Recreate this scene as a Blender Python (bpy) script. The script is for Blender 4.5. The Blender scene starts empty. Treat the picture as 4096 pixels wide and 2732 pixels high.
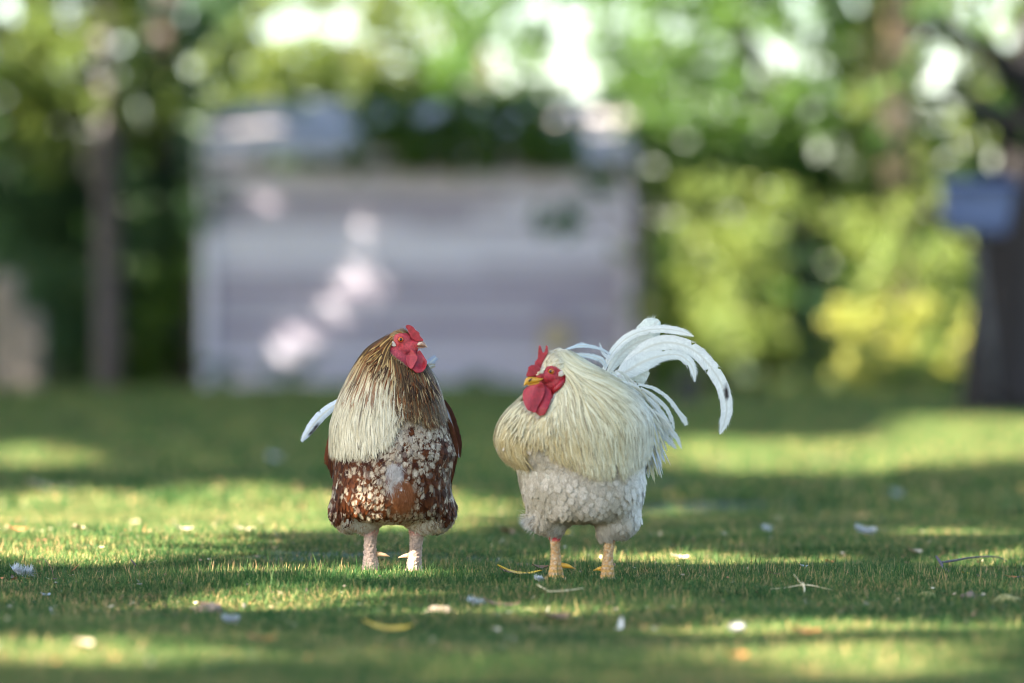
import bpy, bmesh, math, random
import numpy as np
from mathutils import Vector, noise as mnoise

rng = np.random.default_rng(7)
random.seed(7)
SC = bpy.context.scene
COL = SC.collection

# ------------------------------------------------------------------ camera
LENS = 200.0
H = 0.485                                   # camera height above the lawn
cam_d = bpy.data.cameras.new('camera')
cam = bpy.data.objects.new('camera', cam_d)
COL.objects.link(cam)
cam.location = (0, 0, H)
cam.rotation_euler = (math.radians(90), 0, 0)
cam_d.lens = LENS
cam_d.sensor_width = 36
cam_d.clip_start = 0.5
cam_d.clip_end = 2000
cam_d.dof.use_dof = True
cam_d.dof.focus_distance = 11.78
cam_d.dof.aperture_fstop = 2.35
SC.camera = cam

# ------------------------------------------------------------------ world + sun
SUN = Vector((-0.72, -0.49, 0.54)).normalized()       # direction towards the sun
SUN_EL = math.asin(SUN.z)
w = bpy.data.worlds.new('World')
SC.world = w
w.use_nodes = True
nt = w.node_tree
nt.nodes.clear()
sky = nt.nodes.new('ShaderNodeTexSky')
sky.sky_type = 'NISHITA'
sky.sun_disc = False
sky.sun_elevation = SUN_EL
sky.sun_rotation = math.atan2(SUN.x, SUN.y)
sky.air_density = 1.0
sky.dust_density = .8
sky.ozone_density = 1.0
bg = nt.nodes.new('ShaderNodeBackground')
bg.inputs['Strength'].default_value = 0.052
wo = nt.nodes.new('ShaderNodeOutputWorld')
nt.links.new(sky.outputs[0], bg.inputs[0])
nt.links.new(bg.outputs[0], wo.inputs[0])

sd = bpy.data.lights.new('sun', 'SUN')
sd.energy = 5.0
sd.angle = math.radians(0.5)
sd.color = (1.0, 0.90, 0.74)
so = bpy.data.objects.new('sun', sd)
COL.objects.link(so)
so.rotation_euler = SUN.to_track_quat('Z', 'Y').to_euler()
so.location = (-20, -10, 20)

SC.view_settings.view_transform = 'Standard'
SC.view_settings.look = 'None'
SC.view_settings.gamma = 1
SC.view_settings.use_curve_mapping = False
SC.view_settings.exposure = 3.4
SC.render.engine = 'CYCLES'
SC.cycles.use_denoising = True
SC.cycles.filter_width = 1.1
SC.cycles.max_bounces = 5
SC.cycles.transparent_max_bounces = 6

# ------------------------------------------------------------------ pixel helpers (photo is 4096 wide)
F = 4096 * LENS / 36.0
CX, CY = 2048.0, 1366.0
K = 4096 / 2351.0                           # a 2351 wide copy of the photo was measured


def P(px, py, D):
    return Vector(((px - CX) * D / F, D, H - (py - CY) * D / F))


def Pd(dx, dy, D):
    return P(dx * K, dy * K, D)


def ground_D(dy):
    return H * F / (dy * K - CY)


_ph = np.random.default_rng(3).uniform(0, 6.28, (8, 2))


def gz(x, y):
    x = np.asarray(x, float); y = np.asarray(y, float)
    z = 0 * x
    for i, (wl, a) in enumerate(((3.1, .012), (1.7, .008), (.9, .005), (.55, .0035), (7.3, .02), (12., .03))):
        ang = i * 1.37
        c, s = math.cos(ang), math.sin(ang)
        z = z + a * np.sin((x * c + y * s) * 6.283 / wl + _ph[i, 0]) * np.cos((-x * s + y * c) * 6.283 / wl / 1.3 + _ph[i, 1])
    far = np.clip(((x - .05) ** 2 / 1.2 + (y - 11.6) ** 2 / 0.6), 0, 1)
    fade = np.clip((y - 6) / 6, 0.35, 1)
    return z * far * fade


# ------------------------------------------------------------------ object helpers
def add_obj(name, data, parent=None, loc=None):
    o = bpy.data.objects.new(name, data)
    COL.objects.link(o)
    if parent is not None:
        o.parent = parent
    if loc is not None:
        o.location = loc
    return o


def tag(o, label=None, cat=None, group=None, kind=None):
    if label: o['label'] = label
    if cat: o['category'] = cat
    if group: o['group'] = group
    if kind: o['kind'] = kind
    return o


def thing(name, label, cat, loc=(0, 0, 0), group=None, rz=0):
    o = bpy.data.objects.new(name, None)
    o.empty_display_size = .05
    COL.objects.link(o)
    o.location = loc
    o.rotation_euler[2] = rz
    return tag(o, label, cat, group)


def mesh_np(name, V, faces, mats=(), col=None, uv=None, smooth=True):
    """V (n,3); faces (m,k) array or list of such arrays; col (n,4) per vertex; uv (n,2) per vertex"""
    if not isinstance(faces, (list, tuple)):
        faces = [faces]
    V = np.asarray(V, np.float32)
    me = bpy.data.meshes.new(name)
    me.vertices.add(len(V))
    me.vertices.foreach_set('co', V.ravel())
    idx = np.concatenate([np.asarray(f, np.int32).ravel() for f in faces])
    tot = np.concatenate([np.full(len(f), f.shape[1], np.int32) for f in faces])
    st = np.concatenate([[0], np.cumsum(tot)[:-1]]).astype(np.int32)
    me.loops.add(len(idx))
    me.loops.foreach_set('vertex_index', idx)
    me.polygons.add(len(tot))
    me.polygons.foreach_set('loop_start', st)
    me.update(calc_edges=True)
    if smooth:
        me.polygons.foreach_set('use_smooth', np.ones(len(tot), bool))
    if col is not None:
        c = np.asarray(col, np.float32)
        if c.shape[1] == 3:
            c = np.hstack([c, np.ones((len(c), 1), np.float32)])
        a = me.color_attributes.new('Col', 'FLOAT_COLOR', 'POINT')
        a.data.foreach_set('color', c.ravel())
    if uv is not None:
        u = me.uv_layers.new(name='UVMap')
        u.data.foreach_set('uv', np.asarray(uv, np.float32)[idx].ravel())
    for m in mats:
        me.materials.append(m)
    me.validate()
    return me


def bm_mesh(name, bm, mats=(), smooth=False):
    me = bpy.data.meshes.new(name)
    bm.to_mesh(me)
    bm.free()
    if smooth:
        for p in me.polygons: p.use_smooth = True
    for m in mats:
        me.materials.append(m)
    return me


def box_bm(bm, x0, x1, y0, y1, z0, z1, bev=0.0):
    vs = [bm.verts.new(c) for c in ((x0, y0, z0), (x1, y0, z0), (x1, y1, z0), (x0, y1, z0),
                                    (x0, y0, z1), (x1, y0, z1), (x1, y1, z1), (x0, y1, z1))]
    fs = [bm.faces.new([vs[i] for i in q]) for q in ((3, 2, 1, 0), (4, 5, 6, 7), (0, 1, 5, 4), (1, 2, 6, 5), (2, 3, 7, 6), (3, 0, 4, 7))]
    if bev > 0:
        es = list({e for f in fs for e in f.edges})
        bmesh.ops.bevel(bm, geom=es, offset=bev, segments=1, affect='EDGES', profile=.5)


def box_obj(name, dims, mat, parent=None, bev=0.003, center=(0, 0, 0)):
    x, y, z = dims
    bm = bmesh.new()
    box_bm(bm, -x / 2, x / 2, -y / 2, y / 2, -z / 2, z / 2, bev)
    o = add_obj(name, bm_mesh(name, bm, [mat]), parent, center)
    return o


def catmull(pts, n):
    """smooth resample of control rows (any dimension)"""
    p = np.asarray(pts, float)
    d = np.linalg.norm(np.diff(p[:, :2], axis=0), axis=1)
    t = np.concatenate([[0], np.cumsum(np.maximum(d, 1e-6))])
    q = np.vstack([2 * p[0] - p[1], p, 2 * p[-1] - p[-2]])
    out = []
    for s in np.linspace(0, t[-1], n):
        i = min(int(np.searchsorted(t, s, side='right') - 1), len(p) - 2)
        u = (s - t[i]) / (t[i + 1] - t[i])
        a, b, c, e = q[i], q[i + 1], q[i + 2], q[i + 3]
        out.append(.5 * ((2 * b) + (-a + c) * u + (2 * a - 5 * b + 4 * c - e) * u * u + (-a + 3 * b - 3 * c + e) * u ** 3))
    return np.array(out)


def tube_np(pts, rad, seg=10):
    """closed tube through pts; returns V, quads, tris"""
    p = np.asarray(pts, float); n = len(p)
    T = np.gradient(p, axis=0); T /= np.linalg.norm(T, axis=1)[:, None] + 1e-9
    up = np.array([0.13, 1, .21]) if abs(T[0][1]) < .8 else np.array([1, .1, .2])
    V = []
    for i in range(n):
        a = np.cross(T[i], up); a /= np.linalg.norm(a)
        b = np.cross(T[i], a)
        th = np.linspace(0, 2 * math.pi, seg, endpoint=False)
        V.append(p[i] + rad[i] * (np.cos(th)[:, None] * a + np.sin(th)[:, None] * b))
    V = np.vstack(V + [p[:1], p[-1:]])
    q = []
    for i in range(n - 1):
        for j in range(seg):
            k = (j + 1) % seg
            q.append((i * seg + j, i * seg + k, (i + 1) * seg + k, (i + 1) * seg + j))
    t = []
    for j in range(seg):
        k = (j + 1) % seg
        t.append((n * seg, k, j))
        t.append((n * seg + 1, (n - 1) * seg + j, (n - 1) * seg + k))
    return V, np.array(q), np.array(t)


# ------------------------------------------------------------------ materials
def mat_new(name):
    m = bpy.data.materials.new(name)
    m.use_nodes = True
    n = m.node_tree
    n.nodes.clear()
    out = n.nodes.new('ShaderNodeOutputMaterial')
    b = n.nodes.new('ShaderNodeBsdfPrincipled')
    n.links.new(b.outputs[0], out.inputs[0])
    return m, n, b, out


def N(n, kind, **kw):
    x = n.nodes.new(kind)
    for k, v in kw.items():
        if hasattr(x, k): setattr(x, k, v)
        else: x.inputs[k].default_value = v
    return x


def noise_mat(name, c1, c2, scale=5, detail=6, rough=.8, bump=.3, bscale=40, stretch=(1, 1, 1), lo=.35, hi=.65, bdist=.01, spec=.3):
    m, n, b, out = mat_new(name)
    tc = n.nodes.new('ShaderNodeTexCoord')
    mp = n.nodes.new('ShaderNodeMapping'); mp.inputs['Scale'].default_value = stretch
    n.links.new(tc.outputs['Object'], mp.inputs[0])
    nz = N(n, 'ShaderNodeTexNoise', Scale=scale, Detail=detail)
    n.links.new(mp.outputs[0], nz.inputs['Vector'])
    r = n.nodes.new('ShaderNodeValToRGB')
    r.color_ramp.elements[0].position = lo; r.color_ramp.elements[0].color = (*c1, 1)
    r.color_ramp.elements[1].position = hi; r.color_ramp.elements[1].color = (*c2, 1)
    n.links.new(nz.outputs[0], r.inputs[0])
    n.links.new(r.outputs[0], b.inputs['Base Color'])
    b.inputs['Roughness'].default_value = rough
    b.inputs['Specular IOR Level'].default_value = spec
    if bump:
        nb = N(n, 'ShaderNodeTexNoise', Scale=bscale, Detail=5)
        n.links.new(mp.outputs[0], nb.inputs['Vector'])
        bp = N(n, 'ShaderNodeBump', Strength=bump, Distance=bdist)
        n.links.new(nb.outputs[0], bp.inputs['Height'])
        n.links.new(bp.outputs[0], b.inputs['Normal'])
    return m


def leaf_mat(name, c1, c2, c3, trans=.35, clump=1.2):
    """leaf colour varies leaf by leaf (vertex colour R) and by clump"""
    m, n, b, out = mat_new(name)
    at = N(n, 'ShaderNodeAttribute', attribute_name='Col')
    sep = n.nodes.new('ShaderNodeSeparateColor')
    n.links.new(at.outputs['Color'], sep.inputs[0])
    r = n.nodes.new('ShaderNodeValToRGB')
    r.color_ramp.elements[0].color = (*c1, 1)
    r.color_ramp.elements[1].color = (*c3, 1)
    e = r.color_ramp.elements.new(.5); e.color = (*c2, 1)
    n.links.new(sep.outputs[0], r.inputs[0])
    n.links.new(r.outputs[0], b.inputs['Base Color'])
    b.inputs['Roughness'].default_value = .5
    b.inputs['Specular IOR Level'].default_value = .22
    tr = n.nodes.new('ShaderNodeBsdfTranslucent')
    mul = N(n, 'ShaderNodeMix', data_type='RGBA', blend_type='MULTIPLY')
    mul.inputs[0].default_value = 1
    n.links.new(r.outputs[0], mul.inputs[6])
    mul.inputs[7].default_value = (1.5, 1.45, .7, 1)
    n.links.new(mul.outputs[2], tr.inputs[0])
    mx = n.nodes.new('ShaderNodeMixShader'); mx.inputs[0].default_value = trans
    n.links.new(b.outputs[0], mx.inputs[1]); n.links.new(tr.outputs[0], mx.inputs[2])
    n.links.new(mx.outputs[0], out.inputs[0])
    return m


def feather_mat(name, rough=.6, trans=.18, streak=.35, sx=26, sy=2.2, sheen=.15, speck=0.0):
    m, n, b, out = mat_new(name)
    at = N(n, 'ShaderNodeAttribute', attribute_name='Col')
    tc = n.nodes.new('ShaderNodeTexCoord')
    # UV: x across the vane (-1..1), y along it; barbs run slanted to the tip
    sp = n.nodes.new('ShaderNodeSeparateXYZ'); n.links.new(tc.outputs['UV'], sp.inputs[0])
    ab = N(n, 'ShaderNodeMath', operation='ABSOLUTE'); n.links.new(sp.outputs[0], ab.inputs[0])
    sub = N(n, 'ShaderNodeMath', operation='MULTIPLY'); n.links.new(ab.outputs[0], sub.inputs[0]); sub.inputs[1].default_value = -.35
    ad = N(n, 'ShaderNodeMath', operation='ADD'); n.links.new(sp.outputs[1], ad.inputs[0]); n.links.new(sub.outputs[0], ad.inputs[1])
    cb = n.nodes.new('ShaderNodeCombineXYZ')
    mx_ = N(n, 'ShaderNodeMath', operation='MULTIPLY'); n.links.new(sp.outputs[0], mx_.inputs[0]); mx_.inputs[1].default_value = sy
    my_ = N(n, 'ShaderNodeMath', operation='MULTIPLY'); n.links.new(ad.outputs[0], my_.inputs[0]); my_.inputs[1].default_value = sx
    n.links.new(mx_.outputs[0], cb.inputs[0]); n.links.new(my_.outputs[0], cb.inputs[1])
    nz = N(n, 'ShaderNodeTexNoise', Scale=1.0, Detail=4, Roughness=.6)
    n.links.new(cb.outputs[0], nz.inputs['Vector'])
    mr = n.nodes.new('ShaderNodeMapRange')
    mr.inputs[1].default_value = .3; mr.inputs[2].default_value = .7
    mr.inputs[3].default_value = 1 - streak; mr.inputs[4].default_value = 1 + streak * .5
    n.links.new(nz.outputs[0], mr.inputs[0])
    mul = N(n, 'ShaderNodeVectorMath', operation='MULTIPLY')
    n.links.new(at.outputs['Color'], mul.inputs[0]); n.links.new(mr.outputs[0], mul.inputs[1])
    last = mul.outputs[0]
    if speck > 0:
        cb2 = n.nodes.new('ShaderNodeVectorMath'); cb2.operation = 'MULTIPLY'
        n.links.new(cb.outputs[0], cb2.inputs[0]); cb2.inputs[1].default_value = (6, 1.3, 1)
        n2 = N(n, 'ShaderNodeTexNoise', Scale=1.0, Detail=3, Roughness=.7)
        n.links.new(cb2.outputs[0], n2.inputs['Vector'])
        m2 = n.nodes.new('ShaderNodeMapRange')
        m2.inputs[1].default_value = .66; m2.inputs[2].default_value = .74
        m2.inputs[3].default_value = 0; m2.inputs[4].default_value = speck
        n.links.new(n2.outputs[0], m2.inputs[0])
        mc = N(n, 'ShaderNodeMix', data_type='RGBA')
        n.links.new(m2.outputs[0], mc.inputs[0]); n.links.new(last, mc.inputs[6]); mc.inputs[7].default_value = (.09, .07, .07, 1)
        last = mc.outputs[2]
    n.links.new(last, b.inputs['Base Color'])
    b.inputs['Roughness'].default_value = rough
    b.inputs['Specular IOR Level'].default_value = .12
    b.inputs['Sheen Weight'].default_value = 0.0
    bp = N(n, 'ShaderNodeBump', Strength=.35, Distance=.0006)
    n.links.new(nz.outputs[0], bp.inputs['Height']); n.links.new(bp.outputs[0], b.inputs['Normal'])
    tr = n.nodes.new('ShaderNodeBsdfTranslucent'); n.links.new(last, tr.inputs[0])
    ms = n.nodes.new('ShaderNodeMixShader'); ms.inputs[0].default_value = trans
    n.links.new(b.outputs[0], ms.inputs[1]); n.links.new(tr.outputs[0], ms.inputs[2])
    n.links.new(ms.outputs[0], out.inputs[0])
    return m


def skin_mat(name, c1, c2, bscale=900, bump=.6, rough=.42, vor=True):
    m, n, b, out = mat_new(name)
    tc = n.nodes.new('ShaderNodeTexCoord')
    nz = N(n, 'ShaderNodeTexNoise', Scale=140, Detail=5)
    n.links.new(tc.outputs['Object'], nz.inputs['Vector'])
    vr = N(n, 'ShaderNodeTexVoronoi', Scale=bscale)
    n.links.new(tc.outputs['Object'], vr.inputs['Vector'])
    r = n.nodes.new('ShaderNodeValToRGB')
    r.color_ramp.elements[0].position = .35; r.color_ramp.elements[0].color = (*c1, 1)
    r.color_ramp.elements[1].position = .68; r.color_ramp.elements[1].color = (*c2, 1)
    n.links.new(nz.outputs[0], r.inputs[0])
    n.links.new(r.outputs[0], b.inputs['Base Color'])
    b.inputs['Roughness'].default_value = rough
    b.inputs['Subsurface Weight'].default_value = .12
    b.inputs['Subsurface Radius'].default_value = (.004, .001, .001)
    b.inputs['Subsurface Scale'].default_value = 1
    bp = N(n, 'ShaderNodeBump', Strength=bump, Distance=.0012)
    n.links.new(vr.outputs['Distance'], bp.inputs['Height'])
    n.links.new(bp.outputs[0], b.inputs['Normal'])
    return m


def vcol_mat(name, rough=.6, bscale=700, bump=.5, bdist=.001):
    m, n, b, out = mat_new(name)
    at = N(n, 'ShaderNodeAttribute', attribute_name='Col')
    tc = n.nodes.new('ShaderNodeTexCoord')
    vr = N(n, 'ShaderNodeTexVoronoi', Scale=bscale)
    n.links.new(tc.outputs['Object'], vr.inputs['Vector'])
    nz = N(n, 'ShaderNodeTexNoise', Scale=bscale * .4, Detail=4)
    n.links.new(tc.outputs['Object'], nz.inputs['Vector'])
    mr = n.nodes.new('ShaderNodeMapRange'); mr.inputs[3].default_value = .62; mr.inputs[4].default_value = 1.3
    mr.inputs[1].default_value = .3; mr.inputs[2].default_value = .7
    n.links.new(nz.outputs[0], mr.inputs[0])
    mul = N(n, 'ShaderNodeVectorMath', operation='MULTIPLY')
    n.links.new(at.outputs['Color'], mul.inputs[0]); n.links.new(mr.outputs[0], mul.inputs[1])
    n.links.new(mul.outputs[0], b.inputs['Base Color'])
    b.inputs['Roughness'].default_value = rough
    bp = N(n, 'ShaderNodeBump', Strength=bump, Distance=bdist)
    n.links.new(vr.outputs['Distance'], bp.inputs['Height'])
    n.links.new(bp.outputs[0], b.inputs['Normal'])
    return m


# ------------------------------------------------------------------ strips (feathers, blades, hairs)
def strips(C, S, Nn, W, ridge=0.0, cols=3):
    """C,S,Nn (n,k,3); W (n,k). returns V, quads, uv, (u,t) arrays"""
    n, k, _ = C.shape
    us = np.linspace(-1, 1, cols)
    V = np.empty((n, k, cols, 3)); U = np.empty((n, k, cols)); T = np.empty((n, k, cols))
    for j, u in enumerate(us):
        V[:, :, j] = C + S * (W * u)[..., None] + Nn * ((1 - abs(u)) * ridge * W)[..., None]
        U[:, :, j] = u
        T[:, :, j] = np.linspace(0, 1, k)[None]
    base = (np.arange(n) * k * cols)[:, None, None]
    a = (np.arange(k - 1) * cols)[None, :, None] + np.arange(cols - 1)[None, None, :] + base
    q = np.stack([a, a + 1, a + cols + 1, a + cols], -1).reshape(-1, 4)
    return V.reshape(-1, 3), q, U.reshape(n, -1), T.reshape(n, -1)


def nrm(a):
    return a / (np.linalg.norm(a, axis=-1, keepdims=True) + 1e-9)


def in_poly(x, y, poly):
    poly = np.asarray(poly, float)
    ins = np.zeros(np.shape(x), bool)
    j = len(poly) - 1
    for i in range(len(poly)):
        xi, yi = poly[i]; xj, yj = poly[j]
        c = ((yi > y) != (yj > y)) & (x < (xj - xi) * (y - yi) / (yj - yi + 1e-12) + xi)
        ins ^= c
        j = i
    return ins


def poisson(co, r, want):
    cell = {}; out = []
    order = rng.permutation(len(co))
    for i in order:
        p = co[i]; k = tuple(int(c // r) for c in p); ok = True
        for a in (-1, 0, 1):
            for b in (-1, 0, 1):
                for c in (-1, 0, 1):
                    for j in cell.get((k[0] + a, k[1] + b, k[2] + c), ()):
                        if ((co[j] - p) ** 2).sum() < r * r: ok = False; break
                    if not ok: break
                if not ok: break
            if not ok: break
        if ok:
            cell.setdefault(k, []).append(i); out.append(i)
            if len(out) >= want: break
    return np.array(out)


def remesh(parts, voxel, smooth=2, sf=.5):
    """union of closed shapes [(V, [faces...])] through a voxel remesh; returns V, N, faces(list)"""
    bm_v = []; allf = []; off = 0
    for V, fs in parts:
        bm_v.append(V)
        for f in fs: allf.append(np.asarray(f) + off)
        off += len(V)
    me = mesh_np('tmp', np.vstack(bm_v), allf)
    bm = bmesh.new(); bm.from_mesh(me)
    bmesh.ops.recalc_face_normals(bm, faces=bm.faces)
    bm.to_mesh(me); bm.free()
    o = bpy.data.objects.new('tmp', me); COL.objects.link(o)
    md = o.modifiers.new('r', 'REMESH'); md.mode = 'VOXEL'; md.voxel_size = voxel
    if smooth:
        ms = o.modifiers.new('s', 'SMOOTH'); ms.factor = sf; ms.iterations = smooth
    dg = bpy.context.evaluated_depsgraph_get()
    ev = o.evaluated_get(dg); m2 = ev.to_mesh()
    n = len(m2.vertices)
    co = np.empty(n * 3, np.float32); m2.vertices.foreach_get('co', co)
    no = np.empty(n * 3, np.float32); m2.vertices.foreach_get('normal', no)
    lp = np.empty(len(m2.loops), np.int32); m2.loops.foreach_get('vertex_index', lp)
    tt = np.empty(len(m2.polygons), np.int32); m2.polygons.foreach_get('loop_total', tt)
    fs = []
    st = np.concatenate([[0], np.cumsum(tt)[:-1]])
    for k_ in (3, 4):
        s_ = st[tt == k_]
        if len(s_): fs.append(np.stack([lp[s_ + i] for i in range(k_)], 1))
    ev.to_mesh_clear()
    bpy.data.objects.remove(o); bpy.data.meshes.remove(me)
    return co.reshape(-1, 3).astype(float), no.reshape(-1, 3).astype(float), fs


def relax(co, fs, mask, it=20, f=.5):
    """laplacian smoothing of the masked vertices; returns co and fresh normals"""
    E = []
    for F_ in fs:
        k = F_.shape[1]
        for i in range(k): E.append(np.stack([F_[:, i], F_[:, (i + 1) % k]], 1))
    E = np.vstack(E)
    n = len(co); deg = np.bincount(E[:, 0], minlength=n) + np.bincount(E[:, 1], minlength=n)
    m = mask[:, None] * f
    for _ in range(it):
        a = np.stack([np.bincount(E[:, 0], co[E[:, 1], k], n) + np.bincount(E[:, 1], co[E[:, 0], k], n) for k in range(3)], 1) / np.maximum(deg, 1)[:, None]
        co = co * (1 - m) + a * m
    no = np.zeros_like(co)
    for F_ in fs:
        fn = np.cross(co[F_[:, 1]] - co[F_[:, 0]], co[F_[:, 2]] - co[F_[:, 0]])
        for i in range(F_.shape[1]):
            for k in range(3): no[:, k] += np.bincount(F_[:, i], fn[:, k], n)
    return co, nrm(no)


def ellipsoid(c, r, seg=24, ring=14, rot=0.0):
    """ellipsoid in the local (x, y-down, w) frame; rot turns it in the picture plane"""
    V = []
    for i in range(1, ring):
        ph = math.pi * i / ring
        for j in range(seg):
            th = 2 * math.pi * j / seg
            V.append((math.sin(ph) * math.cos(th), math.cos(ph), math.sin(ph) * math.sin(th)))
    V += [(0, 1, 0), (0, -1, 0)]
    V = np.array(V) * np.array(r)
    if rot:
        cs, sn = math.cos(rot), math.sin(rot)
        V = np.stack([V[:, 0] * cs - V[:, 1] * sn, V[:, 0] * sn + V[:, 1] * cs, V[:, 2]], 1)
    q = []; t = []
    for i in range(ring - 2):
        for j in range(seg):
            k = (j + 1) % seg
            q.append((i * seg + j, i * seg + k, (i + 1) * seg + k, (i + 1) * seg + j))
    top = (ring - 1) * seg
    for j in range(seg):
        k = (j + 1) % seg
        t.append((top, k, j)); t.append((top + 1, (ring - 2) * seg + j, (ring - 2) * seg + k))
    return V + np.array(c), [np.array(q), np.array(t)]


# ================================================================== ROOSTERS
# A bird is laid out in source pixels of the photograph (x right, y down) with a depth w (same unit,
# towards the camera); q() turns that into a right-handed local frame, scaled to metres at the end.
class Bird:
    def __init__(s, name, label, x0, D):
        s.x0 = x0; s.D = D; s.s = D / F; s.yf = CY + H * F / D
        s.root = thing(name, label, 'rooster', ((x0 - CX) * D / F, D, 0))

    def q(s, x, y, w):
        x, y, w = np.broadcast_arrays(np.asarray(x, float), y, w)
        return np.stack([x - s.x0, -w, s.yf - y], -1)

    def xyw(s, Q):
        return Q[..., 0] + s.x0, s.yf - Q[..., 2], -Q[..., 1]

    def el(s, x, y, w, rx, ry, rw, rot=0.0, seg=28, ring=16):
        V, f = ellipsoid((0, 0, 0), (rx, ry, rw), seg, ring, rot)
        return s.q(x + V[:, 0], y + V[:, 1], w + V[:, 2]), f

    def tube(s, pts, rad, seg=12):
        p = np.array(pts, float)
        V, a, b = tube_np(s.q(p[:, 0], p[:, 1], p[:, 2]), rad, seg)
        return V, [a, b]

    def put(s, name, Q, faces, mats, col=None, uv=None, parent=None, kind=None, smooth=True):
        me = mesh_np(name, Q * s.s, faces, mats, col, uv, smooth)
        o = add_obj(name, me, parent or s.root)
        if kind: o['kind'] = kind
        return o


class Loft:
    def __init__(s, bird, rows, n=200, inset=0.0):
        r = np.array(rows, float)
        s.b = bird; s.y0 = r[0, 0]; s.y1 = r[-1, 0]
        yy = np.linspace(s.y0, s.y1, n)
        cols = []
        for c in range(1, 5):
            v = np.interp(yy, r[:, 0], r[:, c])
            kk = 7
            pad = np.concatenate([np.full(kk, v[0]) + (np.arange(-kk, 0)) * (v[1] - v[0]), v, np.full(kk, v[-1]) + np.arange(1, kk + 1) * (v[-1] - v[-2])])
            ker = np.hanning(2 * kk + 1); ker /= ker.sum()
            cols.append(np.convolve(pad, ker, 'valid'))
        s.yy = yy; s.xl, s.xr, s.cw, s.rw = cols
        s.inset = inset

    def pt(s, th, y, off=0.0):
        yc = np.clip(y, s.y0, s.y1)
        xl = np.interp(yc, s.yy, s.xl); xr = np.interp(yc, s.yy, s.xr)
        cw = np.interp(yc, s.yy, s.cw); rw = np.interp(yc, s.yy, s.rw)
        rx = np.maximum((xr - xl) / 2 - s.inset, 3); rw = np.maximum(rw - s.inset, 3)
        return s.b.q((xl + xr) / 2 + rx * np.sin(th), y, cw + rw * np.cos(th))

    def closed(s, rows=60, seg=48):
        ys = np.linspace(s.y0, s.y1, rows)
        th = np.linspace(0, 2 * math.pi, seg, endpoint=False)
        V = s.pt(th[None, :], ys[:, None] * np.ones((1, seg))).reshape(-1, 3)
        qd = [(i * seg + j, i * seg + (j + 1) % seg, (i + 1) * seg + (j + 1) % seg, (i + 1) * seg + j) for i in range(rows - 1) for j in range(seg)]
        V = np.vstack([V, V[:seg].mean(0), V[(rows - 1) * seg:rows * seg].mean(0)])
        n = rows * seg
        t = [(n, (j + 1) % seg, j) for j in range(seg)] + [(n + 1, (rows - 1) * seg + j, (rows - 1) * seg + (j + 1) % seg) for j in range(seg)]
        return V, [np.array(qd), np.array(t)]

    def walk(s, th, y, L, k, drift, lift0, lift1, sag=0.0, hem=None):
        """follow the surface downwards from (th, y) for length L; returns centres, sides, normals"""
        th = th.copy(); y = y.copy(); C = []; Nn = []
        ds = L / (k - 1)
        for i in range(k):
            p = s.pt(th, y)
            e = 3.0
            dy = s.pt(th, y + e) - s.pt(th, y - e)
            dt = s.pt(th + .02, y) - s.pt(th - .02, y)
            nn = nrm(np.cross(dy, dt))
            out = p - s.pt(th, y) * 0
            cen = s.b.q((np.interp(np.clip(y, s.y0, s.y1), s.yy, s.xl) + np.interp(np.clip(y, s.y0, s.y1), s.yy, s.xr)) / 2, y, np.interp(np.clip(y, s.y0, s.y1), s.yy, s.cw))
            sg = np.sign((nn * (p - cen)).sum(-1)); sg[sg == 0] = 1
            nn = nn * sg[:, None]
            t = i / (k - 1)
            lift = lift0 + (lift1 - lift0) * t ** 1.3
            C.append(p + nn * lift[:, None]); Nn.append(nn)
            ln = np.linalg.norm(dy, axis=1) / (2 * e)
            y = y + ds / ln
            th = th + drift / (k - 1)
        C = np.stack(C, 1); Nn = np.stack(Nn, 1)
        T = nrm(np.gradient(C, axis=1))
        S = nrm(np.cross(T, Nn))
        return C, S, nrm(np.cross(S, T))


PROF_LANCE = lambda t: np.interp(t, [0, .15, .45, .7, .88, 1], [.12, .7, 1, .85, .45, .06])
PROF_ROUND = lambda t: np.interp(t, [0, .2, .5, .75, .9, 1], [.35, .7, 1, 1, .72, .15])


def straight(P0, dirn, nn, L, k, curl, lift0, lift1, sidebend=None):
    """short feathers: start at P0, run along dirn, bend inward by curl (radians over the length)"""
    S = nrm(np.cross(dirn, nn))
    C = []; T0 = dirn.copy(); p = P0 + nn * lift0[:, None]
    ds = (L / (k - 1))[:, None]
    a = nrm(T0 + nn * ((lift1 - lift0) / L)[:, None])
    Cs = [p]; Ns = [nrm(np.cross(S, a))]
    for i in range(1, k):
        p = p + a * ds
        Cs.append(p)
        n_ = nrm(np.cross(S, a))
        a = nrm(a - n_ * (curl / (k - 1))[:, None])
        if sidebend is not None:
            a = nrm(a + S * (sidebend / (k - 1))[:, None])
            S = nrm(np.cross(a, n_))
        Ns.append(nrm(np.cross(S, a)))
    C = np.stack(Cs, 1); Nn = np.stack(Ns, 1)
    for i in range(len(Cs)):
        pass
    sg = np.sign((Nn[:, 0] * nn).sum(-1))[:, None, None]
    Nn = Nn * sg
    return C, np.repeat(S[:, None], k, 1), Nn


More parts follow.
